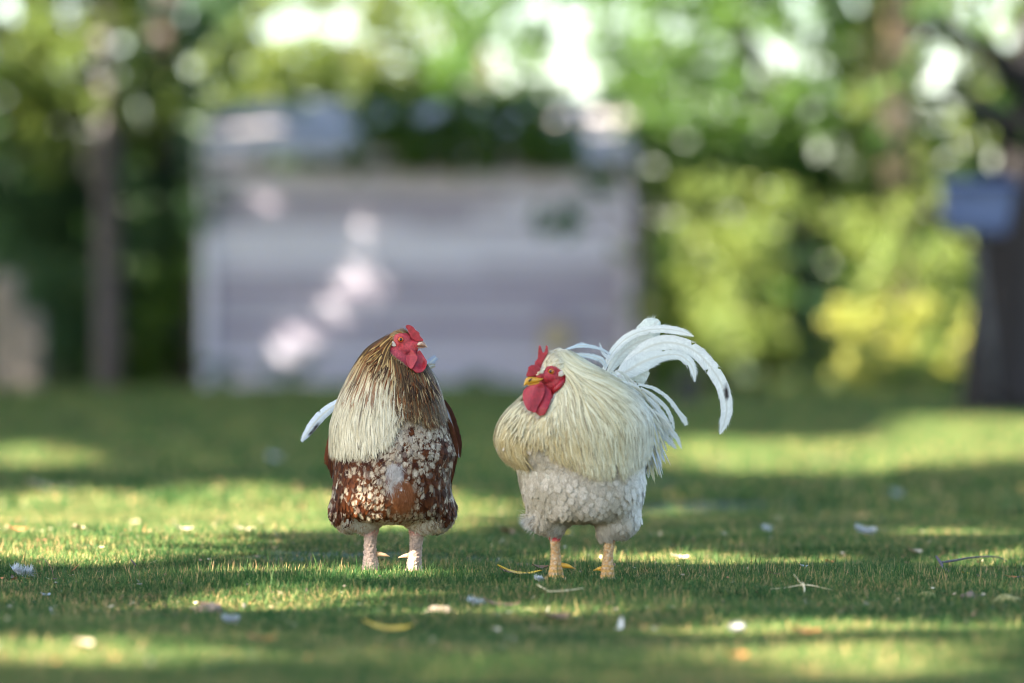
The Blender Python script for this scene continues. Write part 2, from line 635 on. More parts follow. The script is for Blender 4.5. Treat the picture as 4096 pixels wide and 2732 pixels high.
def fringe(C, S, Nn, T, W, density, Lb, wb, col):
    """loose barbs along both edges of the feathers; C..(n,k,3)"""
    n, k, _ = C.shape
    m = int(n * density)
    fi = rng.integers(0, n, m); t = rng.uniform(.35, .98, m) * (k - 1)
    i0 = t.astype(int); f = (t - i0)[:, None]; i1 = np.minimum(i0 + 1, k - 1)
    c = C[fi, i0] * (1 - f) + C[fi, i1] * f
    s_ = S[fi, i0]; nn = Nn[fi, i0]; tt = T[fi, i0]
    wd = W[fi, i0] * (1 - f[:, 0]) + W[fi, i1] * f[:, 0]
    side = rng.choice([-1, 1], m)[:, None]
    p = c + s_ * side * (wd * .7)[:, None]
    d = nrm(tt + s_ * side * rng.uniform(.25, .8, m)[:, None] + nn * rng.uniform(-.05, .25, m)[:, None])
    L = Lb * rng.uniform(.6, 1.3, m)
    Cc, Ss, Nf = straight(p, d, nn, L, 4, rng.uniform(-.2, .5, m), np.zeros(m), np.zeros(m))
    Wb = np.repeat((wb * np.array([1, .9, .6, .05]))[None], m, 0)
    V, q, U, Tt = strips(Cc, Ss, Nf, Wb, 0, 2)
    return V, q, U, Tt, fi


class Pack:
    def __init__(s): s.V = []; s.q = []; s.c = []; s.u = []; s.n = 0

    def add(s, V, q, col, U, T, aspect=1.0):
        m = U.shape[0]
        s.V.append(V); s.q.append(q + s.n); s.n += len(V)
        s.c.append(np.asarray(col).reshape(-1, 3))
        rnd = rng.uniform(0, 50, (m, 1))
        s.u.append(np.stack([(U + rnd * 2).ravel() * 0 + U.ravel(), (T * aspect + rnd).ravel()], 1))

    def build(s, bird, name, mat, parent=None, kind='stuff'):
        return bird.put(name, np.vstack(s.V), np.vstack(s.q), [mat], np.vstack(s.c), np.vstack(s.u), parent, kind)


def mixc(a, b, t):
    t = np.asarray(t)[..., None]
    return np.asarray(a) * (1 - t) + np.asarray(b) * t


def collar(bird, co, no, line, n, centre, pk, colf, L=(60, 130), Wr=(2.2, 5), wmin=20, back=6, down=.9, spread=8, cull=None):
    """feathers rooted along the rim of the bare face, streaming away from it and down"""
    c = catmull([(a, b) for a, b in line], 60)
    x, y, w_ = bird.xyw(co)
    ok = np.where(w_ > wmin)[0]
    P2 = np.stack([x[ok], y[ok]], 1)
    t = rng.uniform(0, 59, n).astype(int)
    tgt = c[t] + rng.normal(0, spread, (n, 2))
    out = c[t] - np.array(centre); out /= np.linalg.norm(out, axis=1)[:, None]
    tgt = tgt + out * rng.uniform(0, back * 2, n)[:, None]
    idx = np.empty(n, int)
    for i in range(n):
        d2 = ((P2 - tgt[i]) ** 2).sum(1) - w_[ok] * .6
        idx[i] = ok[d2.argmin()]
    p = co[idx]; nn = nrm(no[idx])
    f = np.stack([out[:, 0], np.full(n, -.15), -out[:, 1]], 1)
    f[:, 2] -= down
    f += rng.normal(0, .13, f.shape)
    d = nrm(f - nn * (f * nn).sum(-1, keepdims=True))
    k = 9
    Lr = rng.uniform(*L, n)
    C, S, Nf = straight(p, d, nn, Lr, k, rng.normal(.25, .15, n), rng.uniform(-2, 3, n), rng.uniform(6, 22, n), rng.normal(0, .2, n))
    if cull is not None:
        ax, ay, aw = bird.xyw(C)
        kp = ~((in_poly(ax, ay, cull[0]) & (aw > cull[1])).any(1))
        C, S, Nf, n = C[kp], S[kp], Nf[kp], int(kp.sum())
    tt = np.linspace(0, 1, k)
    W = (rng.uniform(*Wr, n))[:, None] * PROF_LANCE(tt)[None]
    V, qd, U, T = strips(C, S, Nf, W, .25, 5)
    Xv, Yv, Wv = bird.xyw(V.reshape(n, -1, 3))
    cc = colf(Xv, Yv, U, T, n)
    pk.add(V, qd, cc, U, T, 2.0)
    Tn = nrm(np.gradient(C, axis=1))
    V, qd, U2, T2, fi = fringe(C, S, Nf, Tn, W, 1.5, 14, .5, None)
    pk.add(V, qd, np.repeat(cc.reshape(n, k, 5, 3)[fi, 4, 1][:, None], U2.shape[1], 1), U2, T2)


def slab(bird, poly, w0, thick, voxel=2.2, smooth=3, bump=0.0, bend=None, bs=.12):
    """a soft flat body with the outline poly: comb, wattle, lobe"""
    p = np.array(poly, float)
    n = len(p)
    V = np.vstack([bird.q(p[:, 0], p[:, 1], w0 + thick / 2), bird.q(p[:, 0], p[:, 1], w0 - thick / 2)])
    bm = bmesh.new()
    vs = [bm.verts.new(v) for v in V]
    bm.faces.new(vs[:n]); bm.faces.new(vs[n:][::-1])
    for i in range(n):
        j = (i + 1) % n
        bm.faces.new((vs[i], vs[n + i], vs[n + j], vs[j]))
    bmesh.ops.triangulate(bm, faces=bm.faces[:])
    bm.verts.ensure_lookup_table(); bm.verts.index_update()
    V = np.array([v.co for v in bm.verts]); f = np.array([[v.index for v in fc.verts] for fc in bm.faces])
    bm.free()
    co, no, fs = remesh([(V, [f])], voxel, smooth)
    if bump:
        for i in range(len(co)):
            d = mnoise.voronoi(Vector(co[i] * bs))[0]
            co[i] += no[i] * bump * (d[1] - d[0] - .3)
    if bend is not None:
        x, y, w_ = bird.xyw(co)
        co = bird.q(x, y, w_ + bend(x, y))
    return co, fs


def section_loft(bird, st, w_fn, seg=16, round_=True):
    """st rows: (x, top, bottom, halfthickness) -> beak like body; w_fn(x) gives the depth centre"""
    st = np.array(st, float); n = len(st)
    th = np.linspace(0, 2 * math.pi, seg, endpoint=False)
    V = []
    for x, t, b, h in st:
        V.append(bird.q(x + 0 * th, (t + b) / 2 + (b - t) / 2 * np.cos(th), w_fn(x) + h * np.sin(th)))
    V = np.vstack(V)
    qd = np.array([(i * seg + j, i * seg + (j + 1) % seg, (i + 1) * seg + (j + 1) % seg, (i + 1) * seg + j) for i in range(n - 1) for j in range(seg)])
    V = np.vstack([V, V[:seg].mean(0), V[(n - 1) * seg:n * seg].mean(0)]); m = n * seg
    t = np.array([(m, (j + 1) % seg, j) for j in range(seg)] + [(m + 1, (n - 1) * seg + j, (n - 1) * seg + (j + 1) % seg) for j in range(seg)])
    bm = bmesh.new()
    vs = [bm.verts.new(v) for v in V]
    for f in list(qd) + list(t): bm.faces.new([vs[i] for i in f])
    bmesh.ops.recalc_face_normals(bm, faces=bm.faces[:])
    V2 = np.array([v.co for v in bm.verts])
    q2 = np.array([[v.index for v in f.verts] for f in bm.faces if len(f.verts) == 4]); 
    bm.verts.index_update()
    q2 = np.array([[v.index for v in f.verts] for f in bm.faces if len(f.verts) == 4])
    t2 = np.array([[v.index for v in f.verts] for f in bm.faces if len(f.verts) == 3])
    bm.free()
    return V2, [q2, t2]


def lumpy_leg(bird, st, seed, amp=5.0, foot=None, toes=True):
    """st rows (x, y, w, r): shank; returns closed parts for the union"""
    parts = [bird.tube([(a, b, c) for a, b, c, r in st], [r for *_, r in st], 18)]
    x, y, w_, r = st[-1]
    if toes:
        for dx, dw, L in ((-62, 55, 1), (0, 95, 1), (62, 52, 1), (10, -60, .8)):
            pts = [(x, y - 8, w_), (x + dx * .4, y + 4, w_ + dw * .4), (x + dx * .75, y + 12, w_ + dw * .8), (x + dx * 1.0, y + 18, w_ + dw * 1.2)]
            parts.append(bird.tube(pts, [r * .62, r * .5, r * .45, r * .3], 12))
    return parts


def add_displace(co, no, mask, amp, scale, seed=0):
    idx = np.where(mask)[0]
    for i in idx:
        p = Vector((co[i][0] * scale, co[i][1] * scale, co[i][2] * scale * 1.9 + seed))
        d = mnoise.voronoi(p)[0]
        co[i] += no[i] * amp * (min(d[1] - d[0], .6) - .22)


def eye(bird, x, y, w_, r_iris, r_pup, tilt, mats, lid):
    """tilt: direction the eye looks (x, y, w)"""
    m_iris, m_pup, m_lid = mats
    d = np.array(tilt, float); d /= np.linalg.norm(d)
    c = np.array([x, y, w_], float)
    V, f = bird.el(*(c - d * r_iris * .5), r_iris * 1.05, r_iris * 1.05, r_iris * 1.05, 0, 24, 16)
    o = bird.put('eye', V, f, [m_iris])
    pc = c + d * r_iris * .02
    V, f = bird.el(*(c - d * (r_iris * .5 - (r_iris * 1.05 - r_pup * .72))), r_pup, r_pup, r_pup * .8, 0, 20, 12)
    bird.put('pupil', V, f, [m_pup], parent=o)
    # lid ring
    a = np.cross(d, [0, 1, 0.001]); a /= np.linalg.norm(a); b = np.cross(d, a)
    ring = [tuple(c - d * r_iris * .15 + (a * math.cos(t) * 1.12 + b * math.sin(t) * 1.02) * r_iris * 1.02) for t in np.linspace(0, 2 * math.pi, 26)]
    V, f = bird.tube(ring, [lid] * 26, 8)
    bird.put('eyelid', V, f, [M_SKIN], parent=o)
    return o


M_FEATHER = feather_mat('feather', rough=.62, trans=.06, streak=.38, sx=5, sy=3)
M_HACKLE = feather_mat('hackle_feather', rough=.42, trans=.06, streak=.35, sx=3.5, sy=4, sheen=.1)
M_TAIL = feather_mat('tail_feather', rough=.6, trans=.32, streak=.2, sx=42, sy=2.0, sheen=.1, speck=.35)
M_SKIN = skin_mat('red_skin', (.24, .006, .010), (.40, .020, .026), 620, .6, .42)
M_COMB = skin_mat('red_comb', (.22, .004, .008), (.45, .018, .026), 620, .9, .38)
M_WATTLE = skin_mat('red_wattle', (.24, .004, .009), (.38, .010, .018), 520, .35, .45)
M_BODY = vcol_mat('bird_body', .6, 620, .55, .001)
M_BEAK_PALE = noise_mat('pale_horn', (.58, .44, .30), (.26, .13, .08), 75, 4, .32, .15, 200, lo=.46, hi=.62, bdist=.0005, spec=.5)
M_BEAK_YEL = noise_mat('yellow_horn', (.62, .33, .03), (.45, .2, .02), 60, 4, .38, .15, 200, lo=.4, hi=.7, bdist=.0005, spec=.5)
M_DARKMARK = noise_mat('dark_horn', (.03, .02, .02), (.08, .05, .03), 50, 3, .4, 0)
M_LOBE = skin_mat('pale_ear_lobe', (.48, .38, .30), (.62, .53, .45), 500, .4, .6)
M_SPUR = noise_mat('spur_horn', (.62, .42, .26), (.5, .3, .14), 60, 3, .3, .1, 300, bdist=.0004, spec=.5)
M_IRIS_O = noise_mat('orange_iris', (.75, .2, .01), (.55, .1, .005), 300, 3, .12, 0, spec=.6)
M_IRIS_B = noise_mat('amber_iris', (.42, .14, .01), (.3, .08, .005), 300, 3, .12, 0, spec=.6)
M_PUP, _n, _b, _o = mat_new('pupil'); _b.inputs['Base Color'].default_value = (.004, .004, .004, 1); _b.inputs['Roughness'].default_value = .05


def contour_cover(bird, co, no, sel_idx, pack, Lr, Wr, flow, colf, prof=PROF_ROUND, k=6, lift=(-3, 5), curl=.35, cols=5, ridge=.18, barbs=0, jit=.22, aspect=1.0, barbL=14, barbW=.6, cull=None):
    p = co[sel_idx]; nn = nrm(no[sel_idx]); m = len(p)
    x, y, w_ = bird.xyw(p)
    f = flow(x, y, w_, m)
    f = f + rng.normal(0, jit, (m, 3))
    d = nrm(f - nn * (f * nn).sum(-1, keepdims=True))
    sc = rng.uniform(.8, 1.25, m)
    L = rng.uniform(*Lr, m) if not callable(Lr) else Lr(x, y, w_) * sc
    Wd = rng.uniform(*Wr, m) / 2 if not callable(Wr) else Wr(x, y, w_) * sc / 2
    C, S, Nf = straight(p, d, nn, L, k, rng.normal(curl, .15, m), np.full(m, lift[0]) + rng.uniform(-1.5, 1.5, m), np.full(m, lift[1]) + rng.uniform(-2, 4, m), rng.normal(0, .15, m))
    if cull is not None:
        ax, ay, aw = bird.xyw(C)
        kp = ~((in_poly(ax, ay, cull[0]) & (aw > cull[1])).any(1))
        C, S, Nf, Wd, x, y, m = C[kp], S[kp], Nf[kp], Wd[kp], x[kp], y[kp], int(kp.sum())
    t = np.linspace(0, 1, k)
    W = Wd[:, None] * prof(t)[None] * (1 + rng.normal(0, .07, (m, k)))
    V, qd, U, T = strips(C, S, Nf, W, ridge, cols)
    rr = rng.uniform(0, 1, (m, 1))
    Xv, Yv, Wv = bird.xyw(V.reshape(m, -1, 3))
    global PV
    PV = (Xv, Yv)
    col = colf(x[:, None], y[:, None], U, T, rr, m)
    pack.add(V, qd, col, U, T, aspect)
    if barbs:
        Tn = nrm(np.gradient(C, axis=1))
        V, qd, U2, T2, fi = fringe(C, S, Nf, Tn, W, barbs, barbL, barbW, None)
        tipc = col.reshape(m, k, cols, 3)[:, -2, cols // 2]
        cc = np.repeat(tipc[fi][:, None], U2.shape[1], 1) * rng.uniform(.9, 1.1, (len(fi), 1, 1))
        pack.add(V, qd, cc, U2, T2, aspect)
    return m


def ribbon(bird, pts, hw, w_, n=44, cols=9, cup=.10, tone=(.72, .74, .74), spot=None, parent=None, name='tail_feather', rough_edge=.055, fr=240, fl=18, shaft=(.60, .58, .50), wshape=None, seed=0, frw=.4, notch=1):
    """long curved feather: pts (x,y) in source px, hw half widths, w_ (start, end) depth"""
    r = np.random.default_rng(seed + 100)
    p = np.asarray(pts, float)
    c = catmull(np.hstack([p, np.asarray(hw, float)[:, None]]), n)
    t = np.linspace(0, 1, n)
    ww = w_[0] + (w_[1] - w_[0]) * t if wshape is None else wshape(t)
    Q = bird.q(c[:, 0], c[:, 1], ww)
    T = nrm(np.gradient(Q, axis=0))
    nn = np.tile(np.array([0., -1., 0.]), (n, 1))
    S = nrm(np.cross(T, nn)); nn = nrm(np.cross(S, T))
    half = np.maximum(c[:, 2], 0.5)
    us = np.linspace(-1, 1, cols)
    V = np.empty((n, cols, 3)); col = np.empty((n, cols, 3)); uv = np.empty((n, cols, 2))
    eL = 1 + rough_edge * np.convolve(r.normal(0, 1, n + 4), [.25, .5, .25], 'same')[:n]
    eR = 1 + rough_edge * np.convolve(r.normal(0, 1, n + 4), [.25, .5, .25], 'same')[:n]
    for k_ in range(notch):
        i = r.integers(int(n * .25), int(n * .9)); (eL if r.random() < .5 else eR)[i:i + 1] *= r.uniform(.45, .75)
    L = np.concatenate([[0], np.cumsum(np.linalg.norm(np.diff(Q, axis=0), axis=1))])
    for j, u in enumerate(us):
        e = np.where(u < 0, eL, eR)
        wv = half * u * e
        swave = np.sin(L / 23 + u * 2) * half * .03
        V[:, j] = Q + S * wv[:, None] + nn * (half * (cup * (1 - u * u) - (.02 if abs(u) < .01 else 0)) + swave)[:, None]
        cc = np.array(tone) * (1 - .05 * abs(u))
        cc = cc * (1 + .04 * r.normal(0, 1, (n, 1)))
        if abs(u) < .01: cc = np.array(shaft) * np.ones((n, 1))
        col[:, j] = cc
        uv[:, j, 0] = u; uv[:, j, 1] = L / 100.0 + seed
    if spot is not None:
        x, y, _w = bird.xyw(V)
        for sx, sy, rx, ry, rot in spot:
            dx = (x - sx); dy = (y - sy); cs, sn = math.cos(rot), math.sin(rot)
            d = np.hypot((dx * cs + dy * sn) / rx, (-dx * sn + dy * cs) / ry) + r.normal(0, .12, x.shape)
            k_ = np.clip(1.35 - d, 0, 1)[..., None] ** .7
            col = col * (1 - k_) + np.array([.03, .02, .018]) * k_
    i = np.arange(n - 1)[:, None] * cols + np.arange(cols - 1)[None]
    q_ = np.stack([i, i + 1, i + cols + 1, i + cols], -1).reshape(-1, 4)
    Vs = [V.reshape(-1, 3)]; qs = [q_]; cs_ = [col.reshape(-1, 3)]; uvs = [uv.reshape(-1, 2)]
    if fr:
        ti = r.uniform(.12, .99, fr) * (n - 1); i0 = ti.astype(int)
        side = r.choice([-1, 1], fr)
        e = np.where(side < 0, eL[i0], eR[i0])
        p0 = Q[i0] + S[i0] * (side * half[i0] * e * .8)[:, None]
        d = nrm(T[i0] + S[i0] * (side * r.uniform(.15, .55, fr))[:, None])
        Lf = np.minimum(fl * r.uniform(.5, 1.4, fr), half[i0] * 1.3 + 4)
        C_, S_, N_ = straight(p0, d, nn[i0], Lf, 4, r.uniform(-.2, .2, fr), np.zeros(fr), np.zeros(fr))
        W_ = np.repeat((frw * np.array([2.4, 1.7, .9, .05]))[None], fr, 0)
        v2, q2, U2, T2 = strips(C_, S_, N_, W_, 0, 2)
        qs.append(q2 + len(Vs[0])); Vs.append(v2)
        cs_.append(np.repeat(col[i0, np.where(side < 0, 0, cols - 1)][:, None], U2.shape[1], 1).reshape(-1, 3))
        uvs.append(np.stack([U2.ravel() * 0 + .5, np.repeat(uv[i0, 0, 1], U2.shape[1])], 1))
    return bird.put(name, np.vstack(Vs), np.vstack(qs), [M_TAIL], np.vstack(cs_), np.vstack(uvs), parent)


def z1(x, y): return (1150 + x / 2.614, 1230 + y / 2.614)
def z2(x, y): return (1150 + x / 2.614, 1750 + y / 2.614)
def z3(x, y): return (1900 + x / 2.137, 1230 + y / 2.137)
def z4(x, y): return (1900 + x / 2.412, 1750 + y / 2.412)
def z5(x, y): return (1500 + x / 5.227, 1260 + y / 5.227)
def z6(x, y): return (2050 + x / 4.48, 1350 + y / 4.48)


def patches(seed, n, box):
    r = np.random.default_rng(seed)
    return r.uniform(box[0], box[1], n), r.uniform(box[2], box[3], n), r.uniform(0, 1, n)


# ------------------------------------------------------------------ BROWN ROOSTER
def brown_rooster():
    B = Bird('rooster', 'rust brown and cream speckled rooster facing front with its red face turned right', 1568, 11.82)
    tor = Loft(B, [
        # y, left, right, depth centre, depth radius
        (1318, 1602, 1632, 62, 14), (1332, 1568, 1650, 60, 32), (1348, 1545, 1660, 58, 46), (1375, 1502, 1668, 52, 66),
        (1400, 1468, 1680, 44, 86), (1450, 1428, 1702, 30, 112), (1520, 1390, 1745, 10, 145), (1600, 1352, 1768, -10, 178),
        (1700, 1322, 1795, -35, 212), (1800, 1318, 1826, -55, 245), (1900, 1322, 1812, -70, 268), (1980, 1318, 1815, -80, 268),
        (2040, 1308, 1832, -90, 240), (2075, 1350, 1790, -95, 200), (2094, 1470, 1680, -95, 130)], inset=10)
    legs = []
    LL = [(1482, 2060, -60, 34), (1482, 2125, -55, 31), (1479, 2160, -50, 26), (1479, 2200, -48, 25), (1481, 2245, -45, 30), (1481, 2285, -42, 37), (1481, 2302, -40, 40)]
    RL = [(1668, 2060, -60, 34), (1666, 2130, -55, 32), (1664, 2165, -50, 26), (1662, 2205, -48, 25), (1656, 2250, -45, 29), (1655, 2285, -42, 35), (1654, 2302, -40, 38)]
    for st in (LL, RL): legs += lumpy_leg(B, st, 1)
    thighs = [B.el(1396, 2036, -70, 84, 94, 120, -.1), B.el(1734, 2038, -70, 92, 96, 120, .15), B.el(1462, 2082, -62, 78, 46, 80, -.1), B.el(1690, 2084, -62, 84, 48, 84, .1)]
    head = [B.el(1604, 1366, 82, 46, 44, 36), B.el(1618, 1398, 86, 44, 36, 33), B.el(1652, 1377, 86, 32, 19, 20, .1),
            B.el(1636, 1432, 84, 38, 40, 28, .5), B.el(1655, 1395, 86, 20, 16, 16), B.el(1592, 1420, 84, 30, 26, 30, .7)]
    co, no, fs = remesh([tor.closed()] + legs + thighs + head, 3.6, 2)
    x, y, w_ = B.xyw(co)
    co, no = relax(co, fs, np.clip((y - 1880) / 60, 0, 1) * np.clip((2122 - y) / 12, 0, 1), 110, .6)
    x, y, w_ = B.xyw(co)
    face = in_poly(x, y, [z5(*p) for p in ((405, 470), (440, 400), (560, 375), (690, 385), (760, 450), (850, 505), (1010, 510), (1040, 600), (960, 720), (930, 800), (900, 1000), (830, 1160), (700, 1090), (600, 990), (470, 900), (330, 770), (300, 680), (350, 640), (420, 590))]) & (w_ > 38)
    leg = (y > 2118) & (np.minimum(abs(x - 1480), abs(x - 1663)) < 110)
    add_displace(co, no, leg, 9.5, .085)
    add_displace(co, no, leg, 4.0, .2)
    add_displace(co, no, face, 1.5, .2)
    col = np.tile(np.array([.34, .25, .16]), (len(co), 1))
    col[(y < 1500) & ~face] = (.16, .08, .03)
    tt = np.clip((y - 2120) / 50, 0, 1)
    red = (.42, .15, .12); pale = (.37, .26, .20)
    lc = mixc(red, pale, np.clip(tt * 1.6, 0, 1))
    lc[y > 2275] = (.42, .23, .18)
    col[leg] = lc[leg]
    jit = np.array([mnoise.noise(Vector(c * .03)) for c in co])
    fc = mixc((.34, .011, .018), (.46, .045, .045), np.clip(jit * 1.4 + .35, 0, 1))
    fc[y > 1400] = mixc((.24, .008, .018), (.37, .035, .05), np.clip(jit[y > 1400] * 1.5 + .35, 0, 1))
    col[face] = fc[face]
    B.put('body', co, fs, [M_BODY], col)
    dn = np.array([0., 0., -1.])

    # ---- hackle
    pk = Pack()
    n = 11500
    th = rng.uniform(-math.pi, math.pi, n)
    th = np.where(rng.random(n) < .72, rng.uniform(-1.9, 1.9, n), th)
    hx = [-3.2, -2.0, -1.3, -.8, -.35, -.05, .1, .28, .5, .8, 1.2, 1.7, 3.2]
    hy = [1760, 1780, 1800, 1812, 1800, 1760, 1700, 1640, 1660, 1690, 1665, 1650, 1700]
    hem = np.interp(th, hx, hy)
    y0 = 1335 + (hem - 1335 - 40) * rng.uniform(0, 1, n) ** .85
    L = np.minimum(rng.uniform(120, 210, n), np.maximum((hem + rng.uniform(-26, 26, n) - y0) * 1.12, 22))
    ncl = 150
    cth = rng.uniform(-math.pi, math.pi, ncl)
    near = np.abs(((th[:, None] - cth[None]) + math.pi) % (2 * math.pi) - math.pi).argmin(1)
    drift = ((cth[near] - th + math.pi) % (2 * math.pi) - math.pi) * .75 + rng.normal(0, .04, n)
    layer = rng.uniform(0, 1, n)
    C, S, Nf = tor.walk(th, y0, L, 9, drift, 3 + layer * 9, 6 + layer * 12)
    cx_, cy_, cw_ = B.xyw(C)
    keep = ~((in_poly(cx_, cy_, [z5(*p) for p in ((415, 470), (450, 400), (560, 385), (690, 385), (640, 200), (1100, 200), (1300, 700), (1110, 1000), (1010, 1190), (900, 1200), (700, 1100), (600, 1010), (470, 925), (335, 800), (320, 690), (360, 640), (420, 590))]) & (cw_ > 20)).any(1))
    C, S, Nf, n = C[keep], S[keep], Nf[keep], int(keep.sum())
    Wd = rng.uniform(2.0, 5.2, n)
    W = Wd[:, None] * PROF_LANCE(np.linspace(0, 1, 9))[None]
    V, qd, U, T = strips(C, S, Nf, W, .12, 3)
    Xv, Yv, Wv = B.xyw(V.reshape(n, -1, 3))
    def hackcol(Xv, Yv, U, T, n):
        r1 = rng.uniform(0, 1, (n, 1)); r2 = rng.uniform(0, 1, (n, 1))
        cream = mixc((.56, .47, .30), (.76, .68, .49), r1 + 0 * T)
        gold = mixc((.32, .16, .04), (.60, .39, .14), r1 + 0 * T)
        dark = mixc((.018, .007, .003), (.06, .02, .006), r1 + 0 * T)
        dk = np.interp(Yv, [1350, 1450, 1530, 1620], [.62, .5, .2, .02])
        rightness = np.clip((Xv - 1528 - (Yv - 1480) * .33 + (r2 * 7.7 % 1 - .5) * 75) / 40, 0, 1)
        dk = np.maximum(dk, rightness * .86)
        dk = dk + 0 * T
        strong = np.clip((dk - r2) * 6 + .3, 0, 1)
        edge = mixc(gold, cream, np.clip((Yv - 1425) / 170, 0, 1) * (1 - rightness * .75))
        centre = np.clip(1.7 - np.abs(U) * 1.0, 0, 1)
        c = mixc(edge, dark, centre * strong)
        rust = ((r2 * 9.7 % 1) < .24) & ((Yv < 1620) | (rightness > .5))
        c = np.where(rust[..., None], mixc(c, (.20, .06, .014), .8 + 0 * T), c)
        c = mixc(c, dark, ((r2 * 5.3 % 1) < .025) * .7 * np.ones_like(T))
        return c
    c = hackcol(Xv, Yv, U, T, n)
    pk.add(V, qd, c, U, T, 2.0)
    Tn = nrm(np.gradient(C, axis=1))
    V, qd, U2, T2, fi = fringe(C, S, Nf, Tn, W, 1.6, 20, .55, None)
    cc = c.reshape(n, 9, 3, 3)[fi, 5, 0]
    pk.add(V, qd, np.repeat(cc[:, None], U2.shape[1], 1), U2, T2)
    collar(B, co, no, [z5(*p) for p in ((345, 560), (325, 640), (305, 720), (380, 830), (520, 940), (640, 1010), (730, 1110), (800, 1180), (900, 1225), (1010, 1210), (1080, 1130))], 1500, (1630, 1360), pk, hackcol, cull=([z5(*p) for p in ((350, 590), (390, 530), (470, 400), (800, 400), (1120, 700), (1110, 1000), (1000, 1200), (900, 1225), (760, 1160), (600, 1000), (470, 915), (340, 790), (305, 690))], 30))
    collar(B, co, no, [z5(*p) for p in ((700, 1130), (790, 1200), (880, 1240), (980, 1245), (1070, 1180))], 520, (1670, 1400), pk, hackcol, down=2.0, spread=9, back=3, cull=([z5(*p) for p in ((600, 960), (760, 1110), (900, 1190), (1000, 1170), (1080, 1060), (1100, 700), (700, 600))], 30))
    pk.build(B, 'hackle_feathers', M_HACKLE)

    # ---- short feathers of the head
    x, y, w_ = B.xyw(co)
    pk = Pack()
    hm = (y < 1475) & ~face & (np.hypot(x - 1600, (y - 1378)) < 105) & (w_ > -20)
    edge_face = in_poly(x, y, [z5(*p) for p in ((420, 470), (450, 410), (560, 395), (680, 400), (750, 470), (860, 530), (1200, 520), (1200, 700), (960, 1250), (700, 1060), (600, 960), (470, 870), (345, 770), (330, 680), (370, 640), (420, 590))]) & (w_ > 30)
    idx = np.where(hm & ~edge_face)[0]
    sel = idx[rng.permutation(len(idx))[:2600]]
    flow = lambda x, y, w_, m: np.stack([np.full(m, -.8), np.full(m, .2) * 0 + np.where(y > 1370, -.0, .15), np.where(y < 1350, .05, -.75)], 1)

    def hcol(x, y, U, T, rr, m):
        a = mixc((.30, .12, .025), (.50, .27, .08), rr + 0 * T)
        a = mixc(a, (.09, .035, .012), np.clip(1 - np.abs(U) * 1.4, 0, 1) * (rr > .45))
        return mixc(a, (.66, .5, .25), (np.abs(U) > .6) * (rr > .6) * .7)
    contour_cover(B, co, no, sel, pk, (14, 26), (3, 6), flow, hcol, PROF_LANCE, 5, (-1, 2.5), .3, 3, .2, jit=.12)
    # pale bristles over the brow
    pk.build(B, 'head_feathers', M_HACKLE)

    # ---- breast, flank and thigh feathers
    pk = Pack()
    cand = np.where((y > 1560) & (y < 2132) & ~leg)[0]
    front = cand[(w_[cand] > -160)]
    sub = poisson(co[front], 8.2, 12000)
    sel = front[sub]
    px, py, pr = patches(5, 420, (1280, 1860, 1620, 2150))

    def bflow(x, y, w_, m):
        f = np.zeros((m, 3)); f[:, 2] = -1
        f[:, 0] = (x - 1575) / 700
        under = np.clip((y - 2060) / 60, 0, 1)
        f[:, 2] += under * .2
        cl = np.exp(-((x - 1588) / 40) ** 2) * ((y > 1840) & (y < 2060))
        f[:, 0] += cl * np.sign(x - 1588) * -.3
        return f

    CW = 23.0
    jg = np.random.default_rng(31)
    JX = jg.uniform(.08, .92, (80, 120)); JY = jg.uniform(.08, .92, (80, 120)); JR = jg.uniform(0, 1, (80, 120))

    def spangle(vx, vy):
        ci = np.floor(vx / CW).astype(int); cj = np.floor(vy / CW).astype(int)
        b1 = np.full(vx.shape, 1e9); b2 = b1.copy(); kd = np.zeros(vx.shape)
        for a_ in (-1, 0, 1):
            for b_ in (-1, 0, 1):
                ii = (ci + a_) % 80; jj = (cj + b_) % 120
                dd = np.hypot((ci + a_ + JX[ii, jj]) * CW - vx, (cj + b_ + JY[ii, jj]) * CW - vy)
                k_ = JR[ii, jj]
                nw = dd < b1
                b2 = np.where(nw, b1, np.minimum(b2, dd)); kd = np.where(nw, k_, kd); b1 = np.where(nw, dd, b1)
        return kd, b2 - b1

    def bcol(x, y, U, T, rr, m):
        X = x + 0 * T; Y = y + 0 * T
        side = np.clip((np.abs(X - 1585) - 80) / 120, 0, 1)
        low = np.clip((Y - 1770) / 150, 0, 1)
        brown_amt = np.clip(.20 + side * .42 + low * .36 - np.clip((1740 - Y) / 120, 0, .22), .10, .80)
        brown_amt = np.where(Y > 2050, brown_amt * np.clip(1 - (Y - 2050) / 45, .03, 1), brown_amt)
        vx = PV[0] + rng.normal(0, 2.2, (m, 1)); vy = (PV[1] + rng.normal(0, 2.2, (m, 1))) * .70
        kind, gap = spangle(vx, vy)
        kind = kind + ((rr * 17.1) % 1 - .5) * .12
        rust = mixc((.035, .009, .004), (.125, .034, .009), rr + 0 * T)
        crm = mixc((.38, .285, .185), (.60, .50, .37), ((rr * 7.3) % 1) + 0 * T)
        k_ = ((rr * 13.7) % 1)
        cream = (kind > brown_amt * .62) & (gap > brown_amt * 10.5)
        tip = np.where(cream, 1.0, 0.0)
        tip = np.where(k_ < .04, 1 - tip, tip)
        c = mixc(rust, crm, tip)
        c = mixc(c, (.20, .08, .03), (tip > .5) * np.clip(.45 - T, 0, 1) * 1.4)
        c = mixc(c, (.24, .15, .09), (tip > .5) * np.clip(np.abs(U) * 2.4 - 1.5, 0, 1) * np.clip(.25 + brown_amt, 0, .8))
        c = mixc(c, (.03, .008, .004), (tip < .5) * np.clip(np.abs(U) * 2.2 - 1.3, 0, 1) * .7)
        c = mixc(c, (.22, .07, .02), (tip < .5) * np.clip(T * 2 - 1.2, 0, 1) * .4 * (rr > .4))
